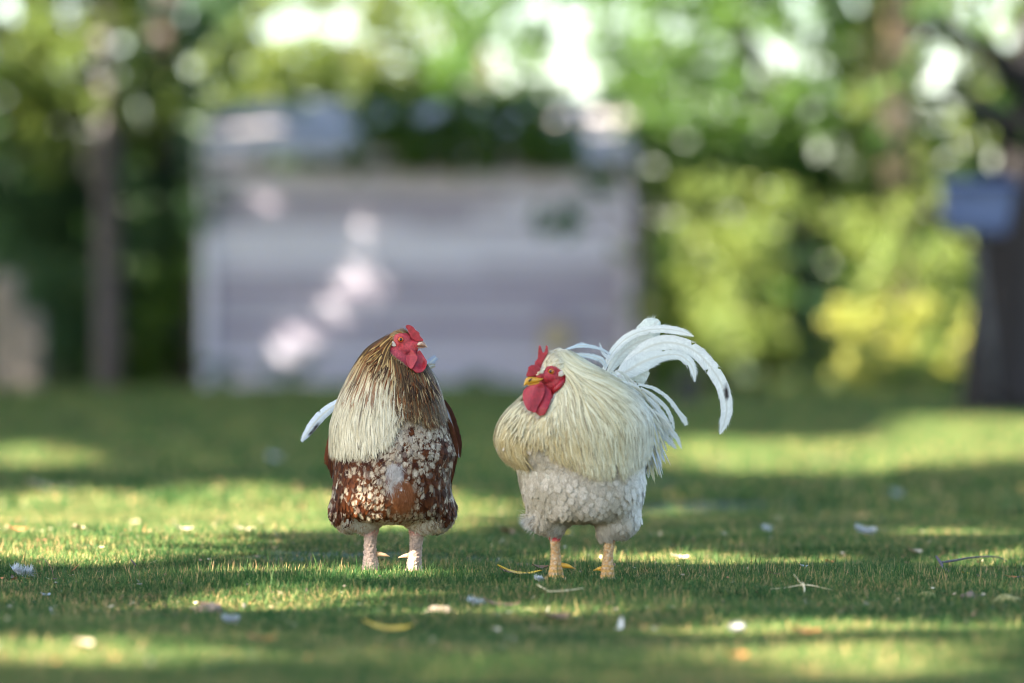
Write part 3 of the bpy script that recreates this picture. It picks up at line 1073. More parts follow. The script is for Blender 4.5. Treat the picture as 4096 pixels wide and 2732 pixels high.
        # grey brown smudges in the breast centre
        c = mixc(c, (.24, .19, .15), ((k_ > .35) & (k_ < .45)) * .5 + 0 * T)
        # rust tuft and white fluff in the crease
        tuft = np.exp(-((X - 1612) / 40) ** 2 - ((Y - 1975) / 60) ** 2)
        c = mixc(c, mixc((.20, .065, .02), (.33, .12, .045), rr + 0 * T), np.clip(tuft * 1.5, 0, 1))
        fl = np.exp(-((X - 1583) / 26) ** 2 - ((Y - 1895) / 45) ** 2)
        return mixc(c, (.66, .58, .52), np.clip(fl * 1.4, 0, 1))
    contour_cover(B, co, no, sel, pk, lambda x, y, w_: np.interp(y, [1560, 1800, 2000, 2120], [36, 36, 44, 44]),
                  lambda x, y, w_: np.interp(y, [1560, 1800, 2000, 2120], [21, 20, 19, 14]),
                  bflow, bcol, PROF_ROUND, 7, (-2, 3.5), .26, 5, .08, barbs=5, jit=.24, barbL=12, barbW=.5)
    back = cand[(w_[cand] <= -160)]
    sel = back[poisson(co[back], 22, 3000)]
    contour_cover(B, co, no, sel, pk, (55, 80), (30, 42), bflow, bcol, PROF_ROUND, 5, (-4, 8), .4, 3, .2)
    pk.build(B, 'breast_feathers', M_FEATHER)

    # ---- loose down on the thighs and the crease
    pk = Pack()
    zone = np.where(((y > 2078 + 14 * np.sin(x / 23)) & (y < 2135) & ~leg & (w_ > -190)))[0]
    sel = zone[rng.integers(0, len(zone), 6500)]

    def dcol(x, y, U, T, rr, m):
        a = mixc((.46, .39, .31), (.66, .60, .52), rr + 0 * T)
        return mixc(a, (.3, .12, .04), (((rr * 9.1) % 1) < .10) * .7 + 0 * T)
    contour_cover(B, co, no, sel, pk, lambda x, y, w_: np.interp(y, [2070, 2100, 2130], [28, 36, 40]), lambda x, y, w_: 3.4 + 0 * x, bflow, dcol, PROF_LANCE, 5, (0, 6), .3, 2, 0, jit=.2)
    z = np.where((np.abs(x - 1583) < 26) & (np.abs(y - 1900) < 55) & (w_ > 0))[0]
    sel = z[rng.integers(0, len(z), 700)]
    contour_cover(B, co, no, sel, pk, (22, 44), (.8, 1.6), bflow, lambda x, y, U, T, rr, m: mixc((.46, .40, .35), (.62, .56, .5), rr + 0 * T), PROF_LANCE, 6, (0, 10), .25, 2, 0, jit=.35)
    z = np.where((np.hypot((x - 1612) / 40, (y - 1960) / 58) < 1) & (w_ > 0))[0]
    sel = z[rng.integers(0, len(z), 1500)]
    contour_cover(B, co, no, sel, pk, (26, 50), (1.0, 2.0), bflow, lambda x, y, U, T, rr, m: mixc((.22, .07, .022), (.40, .15, .06), rr + 0 * T), PROF_LANCE, 6, (0, 12), .3, 2, 0, jit=.22)
    pk.build(B, 'thigh_down', M_FEATHER)

    # ---- folded wings at both flanks: long feathers, each its own part
    k_ = 0
    for side, rows in ((1, [((1772, 1602), (1800, 1660), (1822, 1740), (1836, 1812)), ((1768, 1640), (1798, 1700), (1816, 1790), (1822, 1862)),
                            ((1776, 1620), (1812, 1700), (1830, 1770), (1838, 1832)), ((1760, 1680), (1790, 1750), (1806, 1840), (1812, 1905)),
                            ((1765, 1720), (1792, 1790), (1800, 1880), (1800, 1950))]),
                       (-1, [((1336, 1690), (1326, 1760), (1316, 1830), (1314, 1880)), ((1350, 1700), (1338, 1780), (1328, 1850), (1326, 1915)),
                             ((1330, 1720), (1318, 1790), (1311, 1850), (1312, 1862))])):
        for r_ in rows:
            rusty = (.06, .017, .008) if k_ % 3 != 1 else (.12, .035, .014)
            o = ribbon(B, r_, (9, 17, 17, 3), (-30 - 8 * (k_ % 3), -70), 26, 7, .35, rusty, None, None, 'wing_feather', .06, 60, 10, (.1, .035, .01), None, 40 + k_, .5, 1)
            me = o.data; a = me.color_attributes['Col']
            nco = len(a.data); buf = np.empty(nco * 4, np.float32); a.data.foreach_get('color', buf); buf = buf.reshape(-1, 4)
            g = np.arange(26 * 7) % 7
            ed = np.where((g >= 4 + k_ % 2) if side > 0 else (g <= 1))[0]
            buf[ed, :3] = (.60, .62, .66); a.data.foreach_set('color', buf.ravel())
            me.materials[0] = M_FEATHER
            k_ += 1

    # ---- tail
    ribbon(B, [z1(560, 975), z1(440, 1050), z1(335, 1135), z1(245, 1235), z1(170, 1340), z1(118, 1415)], (14, 18, 21, 20, 14, 2.5), (-240, -300), 46, 9, .3, (.66, .70, .74),
           [(1252, 1716, 24, 7, -.98), (1232, 1738, 12, 6, -.9)], rough_edge=.05, fr=160, fl=12, seed=3)
    ribbon(B, [z1(1400, 640), z1(1470, 590), z1(1520, 550), z1(1552, 520)], (12, 14, 13, 6), (-60, -90), 24, 7, .3, (.42, .45, .52), rough_edge=.12, fr=120, fl=14, seed=4)
    ribbon(B, [z1(1440, 640), z1(1500, 610), z1(1540, 605)], (10, 9, 3), (-40, -60), 16, 5, .3, (.45, .38, .28), rough_edge=.12, fr=60, fl=12, seed=5)

    # ---- comb, wattles, lobe, beak, eye, spurs
    pc = [z5(*p) for p in ((655, 262), (648, 232), (670, 208), (715, 203), (760, 220), (800, 246), (835, 280), (852, 315), (880, 328), (915, 350), (940, 385), (945, 425), (960, 455), (985, 480), (1012, 510), (1018, 545), (960, 560), (850, 545), (765, 490), (725, 400), (695, 320))]
    V, f = slab(B, pc, 88, 20, 1.8, 3, 2.2, bs=.22)
    B.put('comb', V, f, [M_COMB])
    pw = [z5(*p) for p in ((880, 790), (930, 728), (975, 770), (1020, 840), (1065, 910), (1097, 960), (1097, 1040), (1065, 1110), (1010, 1180), (930, 1213), (860, 1200), (790, 1150), (770, 1080), (820, 950))]
    V, f = slab(B, pw, 84, 12, 2.0, 4, .8, bend=lambda x, y: -16 * np.exp(-(((x - 1688) / 16) ** 2 + ((y - 1459) / 24) ** 2)) + 6 + 34 * np.clip((y - 1420) / 55, 0, 1))
    B.put('wattle', V, f, [M_WATTLE])
    pw = [z5(*p) for p in ((700, 720), (780, 690), (835, 770), (890, 835), (914, 890), (890, 950), (850, 1020), (815, 1090), (775, 1140), (715, 1085), (670, 1000), (655, 900), (680, 790))]
    V, f = slab(B, pw, 100, 13, 2.0, 4, .8, bend=lambda x, y: 10 * np.clip((x - 1640) / 35, 0, 1) + 5 + 22 * np.clip((y - 1420) / 55, 0, 1))
    B.put('wattle', V, f, [M_WATTLE])
    # fold of skin running from the lobe to the wattles
    V, f = B.tube([(*z5(335, 690), 92), (*z5(370, 770), 101), (*z5(450, 860), 108), (*z5(540, 935), 108), (*z5(640, 1010), 100), (*z5(720, 1080), 96)], [4, 8, 9, 8, 7, 4], 12)
    B.put('face_fold', V, f, [M_WATTLE])
    pl = [z5(*p) for p in ((350, 600), (385, 540), (410, 560), (440, 600), (455, 645), (420, 660), (365, 650))]
    V, f = slab(B, pl, 114, 8, 1.6, 3, .5)
    B.put('ear_lobe', V, f, [M_LOBE])
    wf = lambda x: 88 + (x - 1655) * .06
    up = [(*z5(790, 0)[:1], z5(0, 628)[1], z5(0, 650)[1], 13), (z5(870, 0)[0], z5(0, 585)[1], z5(0, 656)[1], 13), (z5(940, 0)[0], z5(0, 560)[1], z5(0, 660)[1], 12),
          (z5(1000, 0)[0], z5(0, 548)[1], z5(0, 664)[1], 10), (z5(1045, 0)[0], z5(0, 575)[1], z5(0, 670)[1], 8), (z5(1080, 0)[0], z5(0, 618)[1], z5(0, 682)[1], 5), (z5(1100, 0)[0], z5(0, 672)[1], z5(0, 688)[1], 1.5)]
    V, f = section_loft(B, catmull(up, 22), wf)
    bk = B.put('upper_beak', V, f, [M_BEAK_PALE])
    V, f = B.el(*z5(965, 598), 98, 6, 3.2, 2.5, -.5, 12, 8)
    B.put('nostril', V, f, [M_DARKMARK], parent=bk)
    lo = [(z5(800, 0)[0], z5(0, 652)[1], z5(0, 672)[1], 11), (z5(880, 0)[0], z5(0, 656)[1], z5(0, 690)[1], 10), (z5(950, 0)[0], z5(0, 660)[1], z5(0, 697)[1], 8), (z5(1010, 0)[0], z5(0, 668)[1], z5(0, 693)[1], 6), (z5(1050, 0)[0], z5(0, 676)[1], z5(0, 687)[1], 2)]
    V, f = section_loft(B, catmull(lo, 16), wf)
    B.put('lower_beak', V, f, [M_BEAK_PALE])
    eye(B, *z5(550, 511), 121, 10.6, 7.6, (.05, 0, 1), (M_IRIS_O, M_PUP, None), 2.0)
    V, f = B.tube([(1502, 2219, -48), (1520, 2218, -46), (1540, 2222, -42), (1559, 2228, -38)], [11, 9.5, 6.5, 1.5], 14)
    B.put('spur', V, f, [M_SPUR])
    V, f = B.tube([(1642, 2224, -48), (1625, 2224, -52), (1608, 2228, -56), (1592, 2233, -60)], [11, 9, 6, 1.5], 14)
    B.put('spur', V, f, [M_SPUR])
    for st, sg in ((LL, 1), (RL, -1)):
        x_, y_, wz, r_ = st[-1]
        for dx, dw in ((-62, 55), (0, 95), (62, 52)):
            V, f = B.tube([(x_ + dx * .95, y_ + 16, wz + dw * 1.1), (x_ + dx * 1.12, y_ + 16, wz + dw * 1.35), (x_ + dx * 1.25, y_ + 22, wz + dw * 1.55)], [9, 6.5, 1.5], 10)
            B.put('claw', V, f, [M_SPUR])
    return B


# ------------------------------------------------------------------ WHITE ROOSTER
def white_rooster():
    B = Bird('rooster', 'cream white rooster with a tall arching white tail, yellow beak and yellow legs', 2325, 11.46)
    tor = Loft(B, [
        (1399, 2208, 2262, 84, 14), (1408, 2190, 2285, 82, 34), (1420, 2172, 2306, 78, 48), (1440, 2155, 2330, 74, 62), (1470, 2145, 2375, 66, 84),
        (1500, 2138, 2425, 56, 104), (1540, 2128, 2486, 44, 128), (1595, 2088, 2552, 28, 160), (1650, 2028, 2590, 12, 188),
        (1700, 1994, 2608, -2, 208), (1760, 1980, 2606, -18, 226), (1820, 2005, 2600, -35, 236), (1870, 2052, 2592, -45, 240),
        (1950, 2070, 2594, -50, 240), (2007, 2086, 2582, -55, 232), (2050, 2098, 2574, -60, 215), (2080, 2150, 2530, -65, 180), (2094, 2240, 2420, -65, 100)], inset=10)
    LLg = [(2218, 2085, -30, 30), (2220, 2140, -26, 26), (2221, 2165, -24, 20), (2222, 2205, -22, 18.5), (2223, 2250, -20, 22), (2224, 2290, -18, 29), (2224, 2315, -16, 33)]
    RLg = [(2438, 2095, -30, 32), (2438, 2150, -26, 27), (2437, 2175, -24, 21), (2434, 2215, -22, 19.5), (2431, 2260, -20, 23), (2430, 2300, -18, 28), (2430, 2326, -16, 31)]
    parts = [tor.closed()]
    for st in (LLg, RLg): parts += lumpy_leg(B, st, 1)
    parts += [B.el(2192, 2044, -40, 88, 94, 110, .3), B.el(2470, 2056, -40, 98, 100, 120, -.25), B.el(2214, 2092, -34, 62, 50, 70, .3), B.el(2450, 2104, -34, 74, 52, 76, -.3)]
    parts += [B.el(2470, 1610, -200, 110, 110, 130, .6), B.el(2500, 1720, -180, 95, 140, 120)]
    parts += [B.el(2212, 1476, 128, 50, 46, 40, .2), B.el(2196, 1504, 140, 48, 32, 34), B.el(2160, 1500, 150, 34, 22, 24, -.15), B.el(2215, 1528, 132, 38, 42, 34, .5), B.el(2238, 1516, 118, 30, 36, 36, .5), B.el(2196, 1446, 118, 26, 26, 26, .8)]
    co, no, fs = remesh(parts, 3.6, 2)
    x, y, w_ = B.xyw(co)
    co, no = relax(co, fs, np.clip((y - 1880) / 60, 0, 1) * np.clip((2140 - y) / 12, 0, 1), 110, .6)
    x, y, w_ = B.xyw(co)
    face = in_poly(x, y, [z6(*p) for p in ((575, 560), (600, 520), (680, 495), (770, 515), (840, 570), (945, 590), (960, 680), (930, 770), (860, 870), (790, 940), (730, 1020), (700, 1100), (560, 1150), (440, 1000), (400, 820), (330, 740), (400, 670), (470, 640), (540, 640))]) & (w_ > 92)
    leg = (y > 2140) & (np.minimum(abs(x - 2222), abs(x - 2434)) < 110)
    add_displace(co, no, leg, 9.0, .10)
    add_displace(co, no, leg, 2.5, .22)
    add_displace(co, no, face, 1.5, .2)
    col = np.tile(np.array([.50, .45, .36]), (len(co), 1))
    jit = np.array([mnoise.noise(Vector(c * .03)) for c in co])
    fc = mixc((.32, .012, .022), (.42, .045, .045), np.clip(jit * 1.4 + .3, 0, 1))
    col[face] = fc[face]
    jl = np.array([mnoise.noise(Vector(c * .11)) for c in co])
    yel = mixc((.42, .22, .07), (.50, .36, .21), np.clip(jl * 1.6 + .4, 0, 1))
    yel[(y < 2168)] = (.50, .17, .07)
    yel[(y > 2150) & (y < 2162)] = (.45, .05, .05)
    band = (np.sin(y / 3.1) > .2) & (y > 2255)
    yel[band] = (.48, .26, .06)
    col[leg] = yel[leg]
    B.put('body', co, fs, [M_BODY], col)

    # ---- hackle curtain
    pk = Pack()
    n = 12500
    th = np.where(rng.random(n) < .75, rng.uniform(-1.9, 2.0, n), rng.uniform(-math.pi, math.pi, n))
    hx = [-3.2, -2.0, -1.5, -1.2, -1.0, -.84, -.72, -.62, -.5, -.4, -.3, -.1, .1, .35, .6, .85, 1.05, 1.3, 1.7, 3.2]
    hy = [1790, 1800, 1822, 1842, 1858, 1842, 1790, 1700, 1690, 1740, 1812, 1840, 1872, 1880, 1872, 1855, 1835, 1800, 1760, 1780]
    hem = np.interp(th, hx, hy)
    y0 = 1404 + (hem - 1404 - 50) * rng.uniform(0, 1, n) ** .8
    L = np.minimum(rng.uniform(130, 240, n), np.maximum((hem + rng.uniform(-26, 30, n) - y0) * 1.15, 24))
    ncl = 130
    cth = rng.uniform(-math.pi, math.pi, ncl)
    near = np.abs(((th[:, None] - cth[None]) + math.pi) % (2 * math.pi) - math.pi).argmin(1)
    drift = ((cth[near] - th + math.pi) % (2 * math.pi) - math.pi) * .8 + rng.normal(0, .045, n)
    # feathers swing out from under the face on either side
    drift += np.where((y0 < 1560) & (th > -.1) & (th < 1.4), .5 * np.clip((1600 - y0) / 150, 0, 1), 0)
    drift += np.where((y0 < 1620) & (th > -.35) & (th < 1.0), .22, 0) - np.where((y0 < 1700) & (th < -.35) & (th > -1.3), .12, 0)
    layer = rng.uniform(0, 1, n)
    C, S, Nf = tor.walk(th, y0, L, 9, drift, 3 + layer * 10, 7 + layer * 16)
    FCW = ([z6(*p) for p in ((600, 530), (680, 505), (770, 520), (840, 575), (950, 595), (962, 690), (925, 780), (700, 1130), (600, 1340), (500, 1400), (250, 1280), (170, 1100), (150, 700), (500, 600))], 60)
    cx_, cy_, cw_ = B.xyw(C)
    keep = ~((in_poly(cx_, cy_, [z6(*p) for p in ((585, 560), (610, 525), (680, 498), (770, 518), (840, 575), (950, 595), (965, 690), (930, 780), (860, 880), (790, 950), (735, 1030), (700, 1130), (620, 1320), (560, 1390), (420, 1370), (250, 1280), (170, 1100), (150, 900), (150, 600), (350, 420), (500, 450), (540, 560))]) & (cw_ > 60)).any(1))
    C, S, Nf, n = C[keep], S[keep], Nf[keep], int(keep.sum())
    Wd = rng.uniform(2.0, 5.0, n)
    W = Wd[:, None] * PROF_LANCE(np.linspace(0, 1, 9))[None]
    V, qd, U, T = strips(C, S, Nf, W, .12, 3)
    Xv, Yv, Wv = B.xyw(V.reshape(n, -1, 3))
    def hackcol(Xv, Yv, U, T, n):
        r1 = rng.uniform(0, 1, (n, 1))
        a = mixc((.58, .51, .31), (.74, .68, .47), r1 + 0 * T)
        warm = mixc((.42, .30, .12), (.60, .47, .24), r1 + 0 * T)
        low = np.clip((Yv - 1640) / 150, 0, 1) * np.clip((2420 - Xv) / 150, .25, 1)
        c = mixc(a, warm, np.clip(low * .8 + rng.normal(0, .2, (n, 1)), 0, 1))
        c = mixc(c, (.80, .78, .70), np.clip((Xv - 2480) / 120, 0, 1) * .7)
        streak = (rng.uniform(0, 1, (n, 1)) < .16) * np.clip(1.1 - np.abs(U) * 1.5, 0, 1)
        c = mixc(c, (.30, .22, .12), streak * .75)
        dk = (rng.uniform(0, 1, (n, 1)) < .07) * (T > .45)
        c = mixc(c, (.24, .17, .09), dk * .6)
        return c
    c = hackcol(Xv, Yv, U, T, n)
    pk.add(V, qd, c, U, T, 2.0)
    Tn = nrm(np.gradient(C, axis=1))
    V, qd, U2, T2, fi = fringe(C, S, Nf, Tn, W, 1.6, 22, .55, None)
    pk.add(V, qd, np.repeat(c.reshape(n, 9, 3, 3)[fi, 5, 0][:, None], U2.shape[1], 1), U2, T2)
    collar(B, co, no, [z6(*p) for p in ((950, 590), (972, 690), (930, 790), (870, 880), (800, 950), (745, 1030), (705, 1130), (660, 1240), (600, 1350), (520, 1410), (420, 1370), (300, 1310), (230, 1230))], 1600, (2185, 1470), pk, hackcol, wmin=60, cull=FCW)
    collar(B, co, no, [z6(*p) for p in ((180, 1220), (280, 1330), (420, 1400), (540, 1430), (640, 1370), (700, 1240))], 800, (2160, 1500), pk, hackcol, wmin=60, down=2.2, spread=16, back=4, cull=FCW)
    pk.build(B, 'hackle_feathers', M_HACKLE)

    # ---- head feathers
    pk = Pack()
    hm = (np.hypot((x - 2215), (y - 1470)) < 105) & (y < 1560) & (w_ > 40)
    ef = in_poly(x, y, [z6(*p) for p in ((590, 565), (610, 530), (680, 508), (760, 528), (830, 585), (935, 605), (950, 680), (915, 770), (850, 860), (780, 930), (715, 1020), (690, 1100), (560, 1150), (100, 1100), (100, 640), (400, 690), (470, 650), (540, 640))]) & (w_ > 92)
    idx = np.where(hm & ~ef)[0]
    sel = idx[rng.permutation(len(idx))[:3000]]

    def wflow(x, y, w_, m):
        up = np.interp(x, [2150, 2200, 2240, 2290], [.9, .55, .1, -.3]) * np.clip((1500 - y) / 20, 0, 1)
        return np.stack([np.full(m, .85), np.full(m, .25), up - np.clip((y - 1500) / 15, 0, 1) * .9], 1)

    def wh(x, y, U, T, rr, m):
        a = mixc((.62, .52, .32), (.80, .73, .54), rr + 0 * T)
        return mixc(a, (.32, .22, .1), (((rr * 11) % 1) < .10) * .6 + 0 * T)
    FP = ([z6(*p) for p in ((475, 655), (520, 640), (570, 600), (600, 530), (680, 505), (760, 525), (840, 580), (940, 600), (960, 690), (920, 780), (700, 1130), (560, 1390), (170, 1100), (150, 700), (400, 690))], 60)
    sel = sel[~((x[sel] < 2172) & (y[sel] < 1478))]
    contour_cover(B, co, no, sel, pk, (16, 30), (3, 6), wflow, wh, PROF_LANCE, 5, (-1, 2), .3, 3, .2, jit=.12, cull=FP)
    # small tuft between the comb and the brow
    z = np.where((np.hypot(x - 2192, y - 1446) < 26) & (w_ > 100) & ~ef)[0]
    if len(z):
        contour_cover(B, co, no, z[rng.integers(0, len(z), 260)], pk, (26, 48), (2, 4), lambda x, y, w_, m: np.tile([.75, .2, .55], (m, 1)), wh, PROF_LANCE, 6, (0, 2), .2, 3, .2, jit=.13, cull=FP)
    pk.build(B, 'head_feathers', M_HACKLE)

    # ---- breast and belly
    pk = Pack()
    cand = np.where((y > 1600) & (y < 2150) & ~leg)[0]
    front = cand[(w_[cand] > -140)]
    sel = front[poisson(co[front], 9.0, 11000)]

    def bflow(x, y, w_, m):
        f = np.zeros((m, 3)); f[:, 2] = -1; f[:, 0] = (x - 2310) / 800
        cr = np.exp(-((x - (2180 + (y - 1800) * .42)) / 60) ** 2) * (y < 2090)
        f[:, 0] += cr * .35
        return f

    def bcol(x, y, U, T, rr, m):
        X = x + 0 * T; Y = y + 0 * T
        a = mixc((.42, .355, .27), (.57, .495, .395), rr + 0 * T)
        sm = np.array(mnoise.noise(Vector((1, 2, 3))))
        smv = np.array([mnoise.noise(Vector((float(xx) * .012, float(yy) * .012, 3.1))) for xx, yy in zip(x[:, 0], y[:, 0])])[:, None]
        a = mixc(a, (.29, .245, .165), np.clip(smv * 1.2 + .12, 0, .7) + 0 * T)     # soiled patches
        a = mixc(a, (.74, .72, .68), np.clip((X - 2490) / 70, 0, 1) * .7)
        a = mixc(a, (.34, .29, .22), np.clip(np.abs(U) * 2.2 - 1.5, 0, 1) * .2)
        return mixc(a, (.40, .34, .26), np.clip(.3 - T, 0, 1))
    contour_cover(B, co, no, sel, pk, lambda x, y, w_: np.interp(y, [1600, 1900, 2050, 2120], [50, 52, 50, 38]),
                  lambda x, y, w_: np.interp(y, [1600, 1900, 2050, 2120], [26, 27, 23, 15]),
                  bflow, bcol, PROF_ROUND, 7, (-2, 3.5), .26, 5, .08, barbs=5, jit=.24, barbL=12, barbW=.5)
    back = cand[(w_[cand] <= -140)]
    sel = back[poisson(co[back], 22, 3000)]
    contour_cover(B, co, no, sel, pk, (55, 80), (32, 44), bflow, lambda x, y, U, T, rr, m: mixc((.66, .64, .58), (.78, .76, .72), rr + 0 * T), PROF_ROUND, 5, (-4, 8), .4, 3, .2)
    pk.build(B, 'breast_feathers', M_FEATHER)

    pk = Pack()
    zone = np.where((y > 2092 + 14 * np.sin(x / 23)) & (y < 2150) & ~leg & (w_ > -170))[0]
    sel = zone[rng.integers(0, len(zone), 6500)]
    dcol = lambda x, y, U, T, rr, m: mixc((.42, .37, .30), (.62, .57, .49), rr + 0 * T)
    contour_cover(B, co, no, sel, pk, lambda x, y, w_: np.interp(y, [2070, 2100, 2130], [28, 36, 40]), lambda x, y, w_: 3.4 + 0 * x, bflow, dcol, PROF_LANCE, 5, (0, 6), .3, 2, 0, jit=.2)
    z = np.where((np.abs(x - 2130) < 24) & (np.abs(y - 2078) < 22))[0]
    sel = z[rng.integers(0, len(z), 200)]
    contour_cover(B, co, no, sel, pk, (30, 64), (1.2, 2.2), lambda x, y, w_, m: np.tile([-.8, 0, -.5], (m, 1)), dcol, PROF_LANCE, 6, (0, 26), -.4, 2, 0, jit=.35)
    pk.build(B, 'thigh_down', M_FEATHER)

    # ---- saddle: many lance feathers falling over the far flank
    pk = Pack()
    n = 460
    t = rng.uniform(0, 1, n)
    p0 = np.stack([2440 + 130 * t + rng.normal(0, 16, n), 1530 + 130 * t + rng.normal(0, 26, n)], 1)
    ang = rng.uniform(.35, 1.25, n) * np.interp(t, [0, 1], [.7, 1.15])
    Lr = rng.uniform(70, 200, n)
    kk = 9; tt = np.linspace(0, 1, kk)
    a_ = ang[:, None] + (1.45 - ang)[:, None] * tt[None] ** 1.4 * .75
    dx = np.cumsum(np.cos(a_) * (Lr / kk)[:, None], 1); dyy = np.cumsum(np.sin(a_) * (Lr / kk)[:, None], 1)
    w0 = rng.uniform(-190, -60, n)[:, None] - 40 * tt[None]
    Cq = B.q(p0[:, :1] + dx, p0[:, 1:] + dyy, w0)
    T3 = nrm(np.gradient(Cq, axis=1)); nn = np.zeros_like(Cq); nn[..., 1] = -1; nn[..., 0] = rng.uniform(-.4, .6, (n, 1))
    S3 = nrm(np.cross(T3, nn)); N3 = nrm(np.cross(S3, T3))
    W3 = rng.uniform(3.5, 8, n)[:, None] * PROF_LANCE(tt)[None]
    V, qd, U, T = strips(Cq, S3, N3, W3, .25, 5)
    r1 = rng.uniform(0, 1, (n, 1))
    pk.add(V, qd, mixc((.60, .57, .44), (.72, .71, .64), r1 + 0 * T), U, T, 2)
    V, qd, U2, T2, fi = fringe(Cq, S3, N3, T3, W3, 3, 20, .55, None)
    pk.add(V, qd, np.tile((.76, .76, .72), (len(fi), U2.shape[1], 1)), U2, T2)
    # yellowish hanging lances below
    n = 170
    x0 = rng.uniform(2555, 2612, n); y0_ = rng.uniform(1640, 1760, n); Lr = rng.uniform(110, 190, n)
    an = rng.normal(1.32, .09, n)
    Cq = B.q(x0[:, None] + np.cos(an)[:, None] * Lr[:, None] * tt[None], y0_[:, None] + np.sin(an)[:, None] * Lr[:, None] * tt[None], rng.uniform(-200, -60, n)[:, None] + 0 * tt[None])
    T3 = nrm(np.gradient(Cq, axis=1)); nn = np.zeros_like(Cq); nn[..., 1] = -1; nn[..., 0] = rng.uniform(-.3, .6, (n, 1))
    S3 = nrm(np.cross(T3, nn)); N3 = nrm(np.cross(S3, T3))
    W3 = rng.uniform(3, 6.5, n)[:, None] * PROF_LANCE(tt)[None]
    V, qd, U, T = strips(Cq, S3, N3, W3, .25, 5)
    r1 = rng.uniform(0, 1, (n, 1))
    pk.add(V, qd, np.where((r1 > .5)[..., None], np.array((.62, .56, .34)), np.array((.66, .68, .70))) * np.ones((n, T.shape[1], 1)), U, T, 2)
    pk.build(B, 'saddle_feathers', M_HACKLE)

    # ---- tail: every long feather its own part
    def R(pts, hw, w_, sd, **kw):
        ribbon(B, [z3(*p) for p in pts], [h / 2.137 for h in hw], w_, seed=sd, **kw)
    wt = (.74, .74, .69)
    R(((1420, 660), (1450, 560), (1470, 470), (1480, 400)), (34, 44, 44, 30), (-290, -320), 1, tone=(.62, .64, .56), fr=60)
    R(((1260, 600), (1330, 450), (1420, 310), (1495, 205), (1545, 150), (1590, 108)), (30, 70, 92, 96, 88, 18), (-270, -300), 2, tone=(.66, .68, .60), fr=150, cup=.3)
    R(((1105, 540), (1180, 390), (1290, 275), (1430, 205), (1600, 182), (1760, 200), (1890, 246)), (14, 30, 36, 34, 32, 30, 3), (-230, -250), 3, tone=wt, fr=200)
    R(((1150, 560), (1260, 400), (1400, 300), (1540, 260)), (20, 60, 60, 20), (-255, -270), 31, tone=(.68, .69, .62), fr=60)
    R(((1210, 605), (1330, 455), (1480, 345), (1640, 300), (1800, 325), (1930, 400), (2030, 510), (2110, 630), (2155, 760), (2170, 880), (2150, 990), (2112, 1092)),
      (18, 40, 58, 64, 62, 60, 60, 56, 54, 50, 36, 5), (-200, -240), 4, tone=wt, n=80, fr=340, fl=20, spot=[(z3(2166, 700)[0], z3(0, 720)[1], 9, 26, -.1), (z3(2170, 700)[0], z3(0, 765)[1], 8, 15, -.1)], notch=3)
    R(((1190, 615), (1320, 540), (1450, 465), (1600, 415), (1740, 405), (1830, 455), (1878, 530), (1895, 640)), (18, 70, 84, 50, 36, 42, 28, 3), (-190, -215), 5, tone=(.68, .70, .66), fr=240, fl=22, notch=3)
    R(((1180, 600), (1300, 560), (1400, 560), (1490, 600)), (30, 62, 74, 40), (-210, -240), 6, tone=(.66, .67, .60), fr=80)
    R(((1125, 510), (1085, 450), (990, 418), (850, 396)), (14, 24, 20, 5), (-160, -110), 7, fr=50, tone=(.62, .66, .66))
    R(((1165, 405), (1100, 362), (1000, 334), (900, 326), (775, 360)), (8, 9, 12, 17, 3), (-200, -120), 8, fr=60, tone=(.60, .66, .70), fl=12)
    R(((1155, 440), (1100, 385), (1070, 300)), (16, 12, 2), (-200, -190), 9, fr=30, fl=10, tone=(.64, .67, .68))
    R(((1100, 362), (990, 336), (903, 298)), (5, 11, 2), (-190, -170), 10, fr=30, fl=10, tone=(.62, .66, .68))
    bl = (.70, .71, .67)
    for i, (pts, hw) in enumerate((
            (((1400, 660), (1530, 692), (1650, 772), (1735, 880), (1795, 960), (1815, 1012)), (15, 18, 21, 24, 30, 14)),
            (((1420, 690), (1540, 765), (1640, 860), (1690, 960), (1712, 1050)), (16, 18, 22, 20, 4)),
            (((1430, 720), (1540, 830), (1620, 935), (1680, 1050), (1740, 1130), (1776, 1216)), (18, 24, 28, 34, 22, 3)),
            (((1470, 880), (1550, 970), (1650, 1072)), (24, 32, 3)),
            (((1490, 980), (1580, 1070), (1660, 1130), (1730, 1215)), (26, 44, 36, 4)),
            (((1470, 1000), (1530, 1150), (1562, 1300), (1586, 1440)), (25, 30, 26, 3)),
            (((1460, 1050), (1500, 1250), (1546, 1490)), (25, 28, 3)),
            (((1400, 1030), (1450, 1180), (1500, 1330), (1492, 1470)), (24, 32, 28, 4)),
            (((1380, 1060), (1430, 1200), (1470, 1330), (1465, 1440)), (22, 28, 24, 4)))):
        R(pts, [h_ * .72 for h_ in hw], (-110 - 8 * i, -150 - 8 * i), 20 + i, fr=110, fl=22, tone=bl if i not in (5, 6) else (.62, .58, .40), notch=2, rough_edge=.10)

    # ---- comb, wattles, lobe, beak, eye, spurs
    pc = [z6(*p) for p in ((470, 150), (490, 132), (510, 165), (525, 230), (548, 285), (570, 250), (590, 185), (596, 142), (612, 136), (634, 170), (632, 270), (605, 330), (565, 400), (525, 470), (500, 560), (470, 610), (420, 600), (400, 540), (395, 470), (400, 435), (450, 375), (455, 280), (462, 200))]
    V, f = slab(B, pc, 132, 17, 1.8, 2, 1.0, bs=.14)
    B.put('comb', V, f, [M_COMB])
    pc = [z6(*p) for p in ((245, 697), (243, 660), (272, 590), (280, 530), (330, 490), (395, 485), (450, 510), (500, 560), (480, 610), (465, 650), (400, 680), (330, 703))]
    V, f = slab(B, pc, 164, 26, 2.0, 4, 1.2, bs=.14, bend=lambda x, y: -(x - 2140) * .25)
    B.put('comb_front_lobe', V, f, [M_WATTLE])
